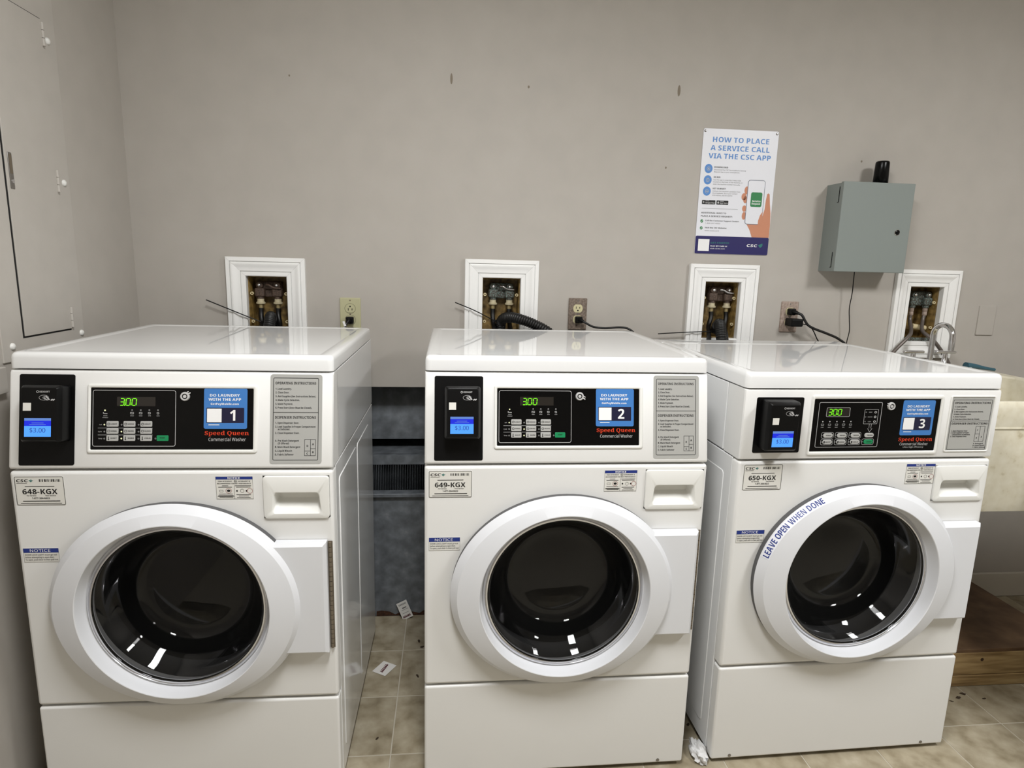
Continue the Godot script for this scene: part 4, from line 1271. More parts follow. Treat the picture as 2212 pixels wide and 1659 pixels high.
	part(bd, "lock_ring", m, M.chrome)
	m = mb(Vector3(0.2165, 0.1385, 0.1005))
	m.lathe([Vector2(0.0086, 0.0012), Vector2(0.0055, 0.0030), Vector2(0, 0.0030)], 20, 0.6)
	part(bd, "lock_core", m, M.black_gloss)
	for e in [0.040, 0.262]:
		m = mb()
		m.box(Vector3(0.0012, e, 0.0775), Vector3(0.0016, 0.052, 0.0016))
		m.box(Vector3(0.0012, e - 0.026, 0.0745), Vector3(0.0018, 0.0016, 0.007))
		part(bx, "hinge_slot", m, M.black_gloss)
	var an := thing("antenna", "short black cylindrical antenna standing on the grey enclosure", "antenna", Vector3(1.503, 1.6135, 0.055))
	m = mb(Vector3.ZERO, Basis(Vector3.RIGHT, -PI / 2))
	m.lathe([Vector2(0.0225, 0), Vector2(0.0225, 0.004), Vector2(0.0245, 0.006), Vector2(0.0225, 0.074), Vector2(0.0210, 0.0785), Vector2(0.017, 0.0805), Vector2(0, 0.081)], 28, 0.6)
	part(an, "antenna_cap", m, M.black_gloss)
	m = mb(Vector3.ZERO, Basis(Vector3.RIGHT, -PI / 2))
	m.lathe([Vector2(0.026, -0.001), Vector2(0.026, 0.003), Vector2(0.022, 0.0035)], 28, 0.6)
	part(an, "antenna_base", m, M.black_plastic)
	var wi := thing("antenna_wire", "thin black wire hanging from the grey enclosure", "wire", Vector3(1.455, 1.313, 0.045))
	m = mb()
	m.tube(smooth([Vector3(0, 0.002, 0), Vector3(0.001, -0.04, 0), Vector3(0.004, -0.08, -0.004), Vector3(0.003, -0.13, -0.008), Vector3(0.008, -0.17, -0.008), Vector3(0.014, -0.215, -0.008), Vector3(0.009, -0.26, -0.008), Vector3(0.010, -0.34, -0.006)], 6), 0.0016, 6)
	part(wi, "wire_strand", m, M.black_plastic)
	poster()
	# painted-over blank plate
	var bp := thing("blank_plate", "blank wall plate painted over in wall colour beside the sink", "wall plate", Vector3(2.039, 1.088, 0))
	m = mb()
	m.rplate(0, 0.056, 0.070, 0.112, 0.003, 0, 0.005, 0.0015)
	part(bp, "plate_face", m, M.wall_paint)

func cord(label: String, base: Vector3, way: Array, r: float, tagged: bool) -> void:
	var t := thing("electric_plug", label, "plug", base, 0.0, "plugs and cords")
	var m := mb()
	m.rbox(Vector3(0, 0, 0.011), Vector3(0.026, 0.024, 0.022), 0.005)
	var d: Vector3 = (way[1] - base) - (way[0] - base)
	m.tube([Vector3(0, 0, 0.012), way[0] - base, (way[0] - base) + d * 0.4], [0.0095, 0.0075, 0.005], 10)
	part(t, "plug", m, M.black_plastic)
	m = mb(-base)
	m.tube(smooth(way, 6), r, 8)
	part(t, "cord_line", m, M.black_rubber)
	if tagged:
		m = mb(Vector3(-0.014, -0.010, 0.040), Basis(Vector3.BACK, 0.35))
		m.box(Vector3(0, 0, 0), Vector3(0.007, 0.018, 0.001))
		part(t, "cord_tag", m, M.ink_white, "white tag")

func poster() -> void:
	var p := thing("service_poster", "white service poster with blue headline and navy band on the wall", "poster", Vector3(0.8695, 1.363, 0.0))
	var W := 0.272
	var H := 0.4225
	var m := mb()
	m.rplate(W / 2, H / 2, W, H, 0.006, 0.0005, 0.003, 0.0004)
	part(p, "board", m, M.poster_white)
	var z := 0.0033
	m = mb()
	text(m, "HOW TO PLACE", 0.137, 0.3872, 0.0168, z, "bold", 0, 0.204)
	text(m, "A SERVICE CALL", 0.136, 0.3596, 0.0168, z, "bold", 0, 0.214)
	text(m, "VIA THE CSC APP", 0.137, 0.3330, 0.0168, z, "bold", 0, 0.226)
	part(p, "headline", m, M.poster_blue, "blue headline")
	for i in 3:
		m = mb()
		disc(m, 0.0278, 0.2900 - 0.0378 * i, 0.0142, 0.0155, z, 28)
		var c := part(p, "round_icon", m, M.poster_blue)
		m = mb()
		hoop(m, 0.0278, 0.2895 - 0.0378 * i, 0.0062, 0.007, 0.0012, z + 0.0003, 16)
		if i == 0: m.cap(m.at([Vector2(0.0238, 0.287), Vector2(0.0318, 0.287), Vector2(0.0278, 0.294)], z + 0.0004), Vector3.BACK)
		elif i == 1: outline(m, 0.0290, 0.2515, 0.006, 0.011, 0.001, 0.001, z + 0.0004)
		else: strip(m, Vector2(0.0235, 0.2140), Vector2(0.0325, 0.2140), 0.003, z + 0.0004)
		part(c, "icon_mark", m, M.screen_pale if false else M.ink_light)
	m = mb()
	for e in [["DOWNLOAD", 0.0480, 0.2960, 0.0050, 0.050], ["SCAN", 0.0485, 0.2625, 0.0050, 0.024], ["HIT SUBMIT", 0.0487, 0.2242, 0.0050, 0.047], ["ADDITIONAL WAYS TO", 0.0136, 0.1410, 0.0050, 0.0915], ["PLACE A SERVICE REQUEST:", 0.0134, 0.1300, 0.0050, 0.116], ["Call the Customer Support Center:", 0.0308, 0.1148, 0.0046, 0.1246], ["Visit the CSC Website:", 0.0306, 0.0902, 0.0046, 0.081]]:
		text(m, e[0], e[1], e[2], e[3], z, "bold", -1, e[4])
	part(p, "bold_lettering", m, M.ink_black)
	m = mb()
	for e in [["Download the CSC ServiceWorks Service", 0.0483, 0.2872, 0.0040, 0.1155], ["Request App to your smartphone.", 0.0481, 0.2802, 0.0040, 0.094], ["Use the app to scan the 3-way code", 0.0485, 0.2535, 0.0040, 0.100], ["located on the front of the machine, or", 0.0485, 0.2465, 0.0040, 0.107], ["enter the machine number manually.", 0.0485, 0.2390, 0.0040, 0.099], ["Indicate the machine's problem from", 0.0488, 0.2155, 0.0040, 0.101], ["the dropdown, fill in your contact", 0.0488, 0.2085, 0.0040, 0.091], ["information, and hit submit.", 0.0488, 0.2015, 0.0040, 0.074], ["1-800-247-6553", 0.0308, 0.1057, 0.0042, 0.055], ["www.cscsw.com", 0.0308, 0.0803, 0.0042, 0.053]]:
		text(m, e[0], e[1], e[2], e[3], z, "sans", -1, e[4])
	strip(m, Vector2(0.0142, 0.156), Vector2(0.1466, 0.156), 0.0008, z)
	part(p, "fine_lettering", m, M.ink_grey)
	for e in [[0.0134, 0.062, "Google Play"], [0.0661, 0.1096, "App Store"]]:
		m = mb()
		m.cap(m.at(MB.rr((e[0] + e[1]) / 2, 0.1772, e[1] - e[0], 0.0142, 0.0015, 3), z), Vector3.BACK)
		var b := part(p, "store_badge", m, M.ink_black)
		m = mb()
		text(m, e[2], e[0] + 0.0125, 0.1755, 0.0050, z + 0.0003, "bold", -1, e[1] - e[0] - 0.015)
		strip(m, Vector2(e[0] + 0.0125, 0.1815), Vector2(e[0] + 0.026, 0.1815), 0.0012, z + 0.0003)
		if e[2] == "App Store": disc(m, e[0] + 0.0065, 0.1772, 0.0032, 0.0038, z + 0.0003, 12)
		else: m.cap(m.at([Vector2(e[0] + 0.004, 0.1732), Vector2(e[0] + 0.0095, 0.1772), Vector2(e[0] + 0.004, 0.1812)], z + 0.0003), Vector3.BACK)
		part(b, "badge_mark", m, M.ink_light)
	m = mb()
	for y in [0.1124, 0.0886]: disc(m, 0.0180, y, 0.0052, 0.0056, z, 18)
	part(p, "check_mark", m, M.poster_green)
	m = mb()
	for y in [0.1124, 0.0886]:
		strip(m, Vector2(0.0155, y), Vector2(0.0174, y - 0.0022), 0.0011, z + 0.0003); strip(m, Vector2(0.0172, y - 0.0022), Vector2(0.0206, y + 0.0024), 0.0011, z + 0.0003)
	part(p, "check_tick", m, M.ink_white)
	# hand with phone, printed
	m = mb()
	m.flat([Vector2(0.2070, 0.0618), Vector2(0.197, 0.086), Vector2(0.184, 0.106), Vector2(0.180, 0.120), Vector2(0.21, 0.135), Vector2(0.240, 0.135), Vector2(0.2455, 0.160), Vector2(0.2470, 0.190), Vector2(0.2500, 0.2120), Vector2(0.2545, 0.2150), Vector2(0.2590, 0.2110), Vector2(0.2630, 0.180), Vector2(0.2690, 0.1450), Vector2(0.2712, 0.105), Vector2(0.2712, 0.0618)], z - 0.0002, z)
	for e in [[0.1735, 0.222, 0.0085, 0.0135], [0.1650, 0.2000, 0.0090, 0.0125], [0.1715, 0.1900, 0.0080, 0.0120], [0.1700, 0.1600, 0.0078, 0.0110], [0.1708, 0.1350, 0.0075, 0.0135]]: disc(m, e[0], e[1], e[2], e[3], z, 18)
	part(p, "hand_print", m, M.poster_skin)
	m = mb()
	m.cap(m.at(MB.rr(0.2075, 0.182, 0.0640, 0.152, 0.009, 5), z + 0.0003), Vector3.BACK)
	part(p, "phone_print", m, M.poster_phone)
	m = mb()
	m.cap(m.at(MB.rr(0.2075, 0.182, 0.0600, 0.148, 0.007, 5), z + 0.0006), Vector3.BACK)
	part(p, "phone_screen", m, M.poster_white)
	m = mb()
	m.flat([Vector2(0.2385, 0.152), Vector2(0.2300, 0.138), Vector2(0.2250, 0.120), Vector2(0.2250, 0.1055), Vector2(0.2395, 0.1055)], z + 0.0006, z + 0.0008)
	part(p, "thumb_print", m, M.poster_skin)
	m = mb()
	m.cap(m.at(MB.rr(0.2110, 0.1915, 0.0415, 0.0500, 0.006, 4), z + 0.0009), Vector3.BACK)
	var ap := part(p, "app_tile", m, M.poster_green)
	m = mb()
	text(m, "Service", 0.2115, 0.1865, 0.0062, z + 0.0012, "bold", 0, 0.031)
	text(m, "Request", 0.2110, 0.1775, 0.0062, z + 0.0012, "bold", 0, 0.032)
	part(ap, "lettering", m, M.ink_white)
	# navy band
	m = mb()
	m.cap(m.at(MB.rr(W / 2, 0.031, W - 0.0006, 0.0614, 0.005, 4), z), Vector3.BACK)
	var nb := part(p, "navy_band", m, M.poster_navy)
	m = mb()
	patch(m, 0.0111, 0.0095, 0.0520, 0.0505, z + 0.0003)
	text(m, "Scan QR Code or", 0.0570, 0.0278, 0.0046, z + 0.0003, "bold", -1, 0.0625)
	text(m, "visit cscsw.com", 0.0568, 0.0187, 0.0040, z + 0.0003, "sans", -1, 0.054)
	text(m, "CSC", 0.1915, 0.0325, 0.0088, z + 0.0003, "bold", -1, 0.0385, 0.15)
	part(nb, "white_print", m, M.ink_white)
	m = mb()
	text(m, "GET STARTED", 0.0574, 0.0387, 0.0055, z + 0.0003, "bold", -1, 0.0675)
	part(nb, "teal_lettering", m, M.ink_teal)
	m = mb()
	m.cap(m.at([Vector2(0.2335, 0.0345), Vector2(0.2420, 0.0250), Vector2(0.2500, 0.0320), Vector2(0.2500, 0.0410), Vector2(0.2420, 0.0380)], z + 0.0003), Vector3.BACK)
	part(nb, "leaf_emblem", m, M.ink_teal)
	for e in [[0.0050, 0.4140], [0.2640, 0.4140]]:
		m = mb(Vector3(e[0] + 0.001, e[1], 0.003))
		m.lathe([Vector2(0.0042, 0), Vector2(0.0040, 0.0016), Vector2(0.002, 0.0022), Vector2(0, 0.0022)], 14)
		part(p, "screw", m, M.steel)

# ------------------------------------------------------------------ room
func room() -> void:
	var m := mb()
	# back wall: painted wall above, open recess behind the first washers, full wall on the right; holes for the boxes
	var xs := [-1.15]
	var zf := -0.06
	var cols := []
	var prev := -1.15
	for i in 4:
		var a: float = FX[i] + 0.0622 - 0.003
		cols.append([prev, a, 0.0, 0.0])
		cols.append([a, a + FW - 0.1244 + 0.006, FT[i] - FH + 0.0622 - 0.003, FT[i] - 0.0622 + 0.003])
		prev = a + FW - 0.1244 + 0.006
	cols.append([prev, 3.3, 0.0, 0.0])
	for c in cols:
		var cx: float = (c[0] + c[1]) / 2
		var w: float = c[1] - c[0]
		if c[3] == 0.0:
			m.box(Vector3(cx, (0.87 + 2.5) / 2, zf), Vector3(w, 2.5 - 0.87, 0.12))
		else:
			m.box(Vector3(cx, (0.87 + c[2]) / 2, zf), Vector3(w, c[2] - 0.87, 0.12))
			m.box(Vector3(cx, (c[3] + 2.5) / 2, zf), Vector3(w, 2.5 - c[3], 0.12))
	m.box(Vector3(2.3, 0.435, zf), Vector3(2.0, 0.87, 0.12))
	m.box(Vector3(0.1, 0.435, -0.31), Vector3(2.5, 0.87, 0.02))
	m.box(Vector3(0.1, 0.88, -0.215), Vector3(2.5, 0.02, 0.19))
	var wb := struct("wall_back", m, M.wall_paint)
	for e in [[0.004, 1.899, 0.004, 0.017], [0.773, 1.901, 0.005, 0.018]]:
		m = mb(Vector3(e[0], e[1], 0.0))
		m.plate(MB.ell(0, 0, e[2], e[3], 14), -0.001, 0.0006)
		part(wb, "scuff_mark", m, M.scuff)
	for e in [[0.259, 1.887, 0.0035], [-0.512, 1.882, 0.0025], [1.46, 1.70, 0.003], [0.745, 1.65, 0.003]]:
		m = mb(Vector3(e[0], e[1], 0.0))
		m.plate(MB.ell(0, 0, e[2], e[2] * 1.3, 10), -0.001, 0.0005)
		part(wb, "nail_hole", m, M.scuff)
	m = mb()
	m.box(Vector3(-1.029 - 0.06, 1.25, 2.1), Vector3(0.12, 2.5, 4.44))
	struct("wall_left", m, M.wall_paint)
	m = mb(); m.box(Vector3(3.26, 1.25, 2.1), Vector3(0.12, 2.5, 4.44)); struct("wall_right", m, M.wall_paint)
	m = mb(); m.box(Vector3(1.1, 1.25, 4.26), Vector3(4.5, 2.5, 0.12)); struct("wall_front", m, M.wall_paint)
	m = mb(); m.box(Vector3(1.1, 2.56, 2.0), Vector3(4.6, 0.12, 4.8)); struct("ceiling", m, M.ceiling_paint)
	# floor: screed with vinyl tiles
	m = mb()
	m.box(Vector3(1.1, -0.0608, 2.0), Vector3(4.6, 0.12, 4.8))
	m.box(Vector3(1.1, -0.0012, 2.75), Vector3(4.3, 0.0024, 2.9))
	var fl := struct("floor", m, M.vinyl_joint)
	var sx := 0.2245
	var sz := 0.235
	var tile := mb()
	tile.xf = at(Vector3.ZERO, Basis(Vector3.RIGHT, -PI / 2))
	tile.rplate(0, 0, sx - 0.0034, sz - 0.0034, 0.0006, -0.0022, 0.0, 0.0006)
	var tm := tile.commit()
	var rng := RandomNumberGenerator.new()
	rng.seed = 7
	for i in range(-4, 12):
		for j in range(0, 6):
			var px := -0.147 + sx * (i + 0.5)
			var pz := 0.0125 + sz * (j + 0.5)
			if px < -1.029 + sx * 0.4: continue
			var o := part(fl, "floor_tile", tm, M["vinyl_%d" % rng.randi_range(0, 3)])
			o.position = Vector3(px, 0.0, pz)
	# skirting on the right
	m = mb()
	m.rbox(Vector3(2.25, 0.052, 0.007), Vector3(1.85, 0.104, 0.014), 0.003)
	struct("baseboard_back", m, M.baseboard_paint)
	# heater housing in the recess
	var h := thing("baseboard_heater", "dark galvanised heater housing in the wall recess between washers 1 and 2", "heater", Vector3(0.16, 0, 0))
	m = mb()
	m.rbox(Vector3(0, 0.238, 0.018), Vector3(2.36, 0.476, 0.022), 0.002)
	part(h, "front_sheet", m, M.galvanised, "stained galvanised sheet")
	m = mb()
	m.rbox(Vector3(0, 0.481, 0.024), Vector3(2.36, 0.014, 0.044), 0.003)
	part(h, "top_lip", m, M.galvanised)
	m = mb()
	m.box(Vector3(0, 0.590, -0.045), Vector3(2.36, 0.036, 0.02))
	part(h, "damper_strip", m, M.galvanised)
	m = mb()
	var rows := []
	for i in 13:
		var t := i / 12.0
		rows.append([Vector3(-1.18, 0.866 - 0.216 * t, -0.15 + 0.045 * sin(t * PI * 0.62)), Vector3(1.18, 0.866 - 0.216 * t, -0.15 + 0.045 * sin(t * PI * 0.62))])
	for i in 13:
		var t := 1.0 - i / 12.0
		rows.append([Vector3(-1.18, 0.866 - 0.216 * t, -0.16 + 0.045 * sin(t * PI * 0.62)), Vector3(1.18, 0.866 - 0.216 * t, -0.16 + 0.045 * sin(t * PI * 0.62))])
	m.grid(rows, false, 0.7)
	part(h, "curved_hood", m, M.galvanised)
	m = mb()
	m.box(Vector3(0, 0.435, -0.297), Vector3(2.36, 0.86, 0.006))
	part(h, "back_sheet", m, M.galvanised)
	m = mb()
	for i in 60: m.box(Vector3(-0.50 + 0.0062 * i, 0.500, -0.120), Vector3(0.0008, 0.20, 0.17))  # added fins that trap light, so the slot stays dark
	part(h, "added_shade_fins", m, M.galvanised).set_meta("kind", "stuff")
	m = mb()
	m.box(Vector3(0, 0.606, -0.170), Vector3(2.36, 0.004, 0.235))  # added plate, keeps light from the upper gap out of the slot
	part(h, "added_shade_plate", m, M.galvanised)
	m = mb()
	rng.seed = 5
	var l := []
	for i in 14: l.append(Vector2(-0.42 + i * 0.022 + rng.randf_range(-0.006, 0.006), 0.014 + rng.randf_range(-0.009, 0.010)))
	l.append(Vector2(-0.13, 0.002)); l.append(Vector2(-0.42, 0.002))
	m.flat(l, 0.029, 0.0297)
	part(h, "rust_patch", m, M.rust, "rust along the bottom edge")
	left_wall()
	sink_corner()
	floor_litter()

func left_wall() -> void:
	# flush metal panel cabinet in the left wall: local x runs along -z (towards the back wall)
	var X := -1.029
	var b := Basis(Vector3(0, 0, -1), Vector3(0, 1, 0), Vector3(1, 0, 0))
	var p := thing("electrical_panel", "painted flush electrical panel with a narrow hinged door in the left wall", "electrical panel", Vector3(X, 1.05, 0.5), PI / 2)
	# in the node's own axes after the turn: local x = -z, local z = +x
	var lx := func(z: float) -> float: return 0.5 - z
	var m := mb()
	m.rplate((lx.call(0.335) + lx.call(0.672)) / 2, 0.45, 0.337, 0.90, 0.002, 0.0, 0.004, 0.0015)
	part(p, "trim_plate", m, M.panel_paint)
	m = mb()
	m.box(Vector3(lx.call(0.4955), 0.4415, 0.00415), Vector3(0.201, 0.7815, 0.0004))
	part(p, "door_gap", m, M.hole_dark)
	m = mb()
	m.rplate(lx.call(0.4935), 0.4425, 0.1935, 0.775, 0.001, 0.0035, 0.0068, 0.0008)
	var d := part(p, "panel_door", m, M.panel_paint)
	m = mb()
	m.rplate(lx.call(0.5755), 0.443, 0.014, 0.082, 0.001, 0.006, 0.0085, 0.0006)
	part(d, "latch_plate", m, M.steel)
	m = mb(Vector3(lx.call(0.5735), 0.4195, 0.008))
	m.lathe([Vector2(0.0048, 0), Vector2(0.0045, 0.0014), Vector2(0.002, 0.0016), Vector2(0, 0.0006)], 14)
	part(d, "latch_lock", m, M.chrome)
	m = mb()
	m.box(Vector3(lx.call(0.5755), 0.458, 0.0086), Vector3(0.009, 0.044, 0.0008))
	part(d, "latch_grip", m, M.hinge_metal)
	for y in [0.796, 0.441, 0.086]:
		var hg := holder(p, "hinge")
		for k in 3:
			m = mb(Vector3(lx.call(0.394), y - 0.028 + 0.0187 * k, 0.0075), Basis(Vector3.RIGHT, -PI / 2))
			m.lathe([Vector2(0, 0.0006), Vector2(0.0042, 0.0006), Vector2(0.0042, 0.0181), Vector2(0, 0.0181)], 10)
			part(hg, "knuckle", m, M.panel_paint)
	for e in [[0.372, 0.787], [0.362, 0.440], [0.350, 0.038], [0.638, 0.036], [0.640, 0.787]]:
		m = mb(Vector3(lx.call(e[0]), e[1], 0.004))
		m.lathe([Vector2(0.0085, 0), Vector2(0.008, 0.003), Vector2(0.005, 0.0055), Vector2(0, 0.0062)], 18, 0.4)
		part(p, "screw", m, M.white_plastic)
	var st := thing("cable_raceway", "short painted raceway end below the electrical panel", "raceway", Vector3(X, 0.985, 0.70))
	m = mb()
	m.rbox(Vector3(0.007, 0.03, 0), Vector3(0.014, 0.06, 0.036), 0.002)
	part(st, "raceway_cover", m, M.panel_paint)

func sink_corner() -> void:
	# timber platform
	var p := thing("wooden_platform", "low wooden platform of plywood and lumber under the sink", "platform", Vector3(1.75, 0, 0.29))
	var m := mb()
	m.rbox(Vector3(0, 0.0195, 0.241), Vector3(0.60, 0.039, 0.038), 0.003, 2)
	part(p, "board", m, M.lumber)
	m = mb()
	m.rbox(Vector3(-0.002, 0.0795, 0.240), Vector3(0.594, 0.0790, 0.036), 0.003, 2)
	var bd := part(p, "board", m, M.lumber)
	m = mb(Vector3(0.0, 0.0935, 0.258))
	m.plate(MB.ell(-0.028, 0, 0.0055, 0.0055, 14), -0.001, 0.0006)
	part(bd, "knot", m, M.knot_brown)
	m = mb()
	m.rbox(Vector3(0, 0.125, 0.0), Vector3(0.60, 0.012, 0.515), 0.002, 2)
	part(p, "plywood_top", m, M.plywood)
	for e in [[-0.281, 0.0], [0.281, 0.0], [0.0, 0.0], [0.0, -0.24]]:
		m = mb()
		if e[1] == 0.0: m.box(Vector3(e[0], 0.060, -0.02), Vector3(0.036, 0.118, 0.47))
		else: m.box(Vector3(0, 0.060, -0.24), Vector3(0.52, 0.118, 0.034))
		part(p, "joist", m, M.lumber)
	# sink
	var s := thing("laundry_sink", "cream plastic laundry sink standing on the wooden platform", "sink", Vector3(1.75, 0.131, 0.33))
	m = mb()
	var rows := []
	# [width, depth, height above the base, corner radius, z shift]
	for e in [[0.46, 0.43, 0.479, 0.05, 0.02], [0.500, 0.470, 0.485, 0.05, 0.02], [0.516, 0.486, 0.515, 0.05, 0.02], [0.530, 0.500, 0.740, 0.05, 0.018], [0.545, 0.515, 0.745, 0.05, 0.015], [0.585, 0.540, 0.750, 0.05, 0.0], [0.597, 0.550, 0.775, 0.05, 0.0], [0.600, 0.552, 0.805, 0.05, 0.0], [0.598, 0.550, 0.820, 0.05, 0.0], [0.590, 0.542, 0.826, 0.05, 0.0], [0.545, 0.450, 0.8245, 0.05, 0.03], [0.535, 0.440, 0.818, 0.05, 0.03], [0.500, 0.415, 0.520, 0.06, 0.03], [0.46, 0.38, 0.497, 0.07, 0.03]]:
		var l := []
		for q in MB.rr(0, e[4], e[0], e[1], e[3], 5): l.append(Vector3(q.x, e[2], q.y))
		rows.append(l)
	m.grid(rows, true, 0.8)
	m.cap(rows[0], Vector3.DOWN); m.cap(rows[-1], Vector3.UP)
	part(s, "basin", m, M.sink_cream)
	for e in [[-0.125, -0.04], [0.125, -0.04], [-0.19, 0.16], [0.19, 0.16], [-0.19, -0.15], [0.19, -0.15]]:
		if absf(e[0]) < 0.15: continue
		m = mb()
		m.tube([Vector3(e[0] * 0.86, 0.486, e[1] * 1.1), Vector3(e[0] * 1.16, 0.003, e[1] * 1.25)], 0.014, 8)
		part(s, "leg", m, M.leg_grey)
	var rng := RandomNumberGenerator.new()
	rng.seed = 21
	for i in 14:
		m = mb()
		var y := rng.randf_range(0.60, 0.80)
		var zz := rng.randf_range(-0.12, 0.16)
		var wx := 0.2485 + (y - 0.52) / 0.298 * 0.0175
		m.xf = at(Vector3(wx - 0.0006, y, 0.03 + zz), Basis(Vector3.UP, -PI / 2))
		m.plate(MB.ell(0, 0, 0.0022, 0.0026, 8), -0.0002, 0.0003)
		part(s, "dirt_speck", m, M.sink_stain)
	var fz := 0.020 + 0.246
	for i in 3:
		var px: float = [-0.02, 0.018, 0.055][i]
		m = mb()
		for j in 10:
			var y0 := 0.735 - 0.022 * j
			var zz := fz + 0.003 - 0.0006 - (0.740 - y0) / 0.225 * 0.007 + 0.0035
			m.xf = at(Vector3(px + rng.randf_range(-0.002, 0.002) - 0.0012 * j, y0, zz))
			m.box(Vector3(0, -0.008, 0), Vector3(0.0018, 0.023, 0.0008))
		part(s, "drip_stain", m, M.sink_stain)
	# faucet
	var f := thing("sink_faucet", "chrome gooseneck faucet with two lever handles on the sink", "faucet", Vector3(1.735, 0.957, 0.115))
	m = mb()
	m.rbox(Vector3(0, 0.012, 0), Vector3(0.17, 0.024, 0.050), 0.01)
	part(f, "faucet_base", m, M.chrome)
	m = mb()
	var way := [Vector3(0.004, 0.02, 0), Vector3(0.004, 0.08, 0.0), Vector3(0.004, 0.125, 0.0)]
	for i in 13:
		var a := PI - PI * i / 12.0
		way.append(Vector3(0.004, 0.140 + 0.040 * sin(a), 0.045 + 0.045 * cos(a)))
	way.append(Vector3(0.004, 0.118, 0.0905)); way.append(Vector3(0.004, 0.095, 0.091))
	m.tube(way, 0.0095, 14)
	part(f, "spout", m, M.chrome)
	for sg in [-1, 1]:
		var hd := holder(f, "faucet_handle")
		m = mb(Vector3(0.062 * sg, 0.02, 0), Basis(Vector3.RIGHT, -PI / 2))
		m.lathe([Vector2(0.02, 0), Vector2(0.018, 0.012), Vector2(0.009, 0.02), Vector2(0.008, 0.056), Vector2(0, 0.058)], 18, 0.6)
		part(hd, "stem", m, M.chrome)
		m = mb(Vector3(0.062 * sg, 0.078, 0))
		m.rbox(Vector3(0.0, 0, 0.0), Vector3(0.078, 0.010, 0.016), 0.0045)
		part(hd, "lever", m, M.chrome)
	# brush
	var b := thing("dish_brush", "teal scrubbing brush lying on the back ledge of the sink", "brush", Vector3(1.935, 0.957, 0.115), 0.10)
	m = mb()
	m.tube([Vector3(-0.055, 0.030, 0), Vector3(-0.02, 0.028, 0), Vector3(0.03, 0.020, 0.0), Vector3(0.075, 0.014, 0)], [0.013, 0.010, 0.0065, 0.0055], 10)
	part(b, "brush_handle", m, M.brush_teal)
	m = mb()
	m.rbox(Vector3(-0.055, 0.014, 0), Vector3(0.042, 0.026, 0.03), 0.008)
	part(b, "bristle_head", m, M.bristle)
	# white appliance that stands mostly outside the frame
	var w := thing("laundry_appliance", "white appliance with a rounded bottom corner beside the wooden platform", "appliance", Vector3(2.135, 0, 0.985))
	m = mb()
	rows = []
	for e in [[0.62, 0.62, 0.012, 0.03], [0.665, 0.665, 0.016, 0.035], [0.68, 0.68, 0.030, 0.035], [0.684, 0.684, 0.05, 0.035], [0.684, 0.684, 1.015, 0.035]]:
		var l := []
		for q in MB.rr(0, 0, e[0], e[1], e[3], 5): l.append(Vector3(q.x, e[2], q.y))
		rows.append(l)
	m.grid(rows, true, 0.7)
	m.cap(rows[0], Vector3.DOWN); m.cap(rows[-1], Vector3.UP)
	part(w, "appliance_body", m, M.enamel_side)
	m = mb()
	m.rbox(Vector3(0, 1.036, 0), Vector3(0.690, 0.040, 0.690), 0.012)
	part(w, "top_cover", m, M.enamel_gloss)
	m = mb(Vector3(-0.342, 0, 0), Basis(Vector3(0, 0, 1), Vector3(0, 1, 0), Vector3(-1, 0, 0)))
	m.rplate(0, 0.52, 0.56, 0.66, 0.02, -0.001, 0.004, 0.003)
	part(w, "service_panel", m, M.enamel_side)
	for e in [[-0.26, -0.26], [0.26, -0.26], [-0.26, 0.26], [0.26, 0.26]]:
		m = mb(Vector3(e[0], 0, e[1]), Basis(Vector3.RIGHT, -PI / 2))
		m.lathe([Vector2(0, 0), Vector2(0.022, 0), Vector2(0.022, 0.013), Vector2(0, 0.013)], 16)
		part(w, "foot", m, M.black_rubber)

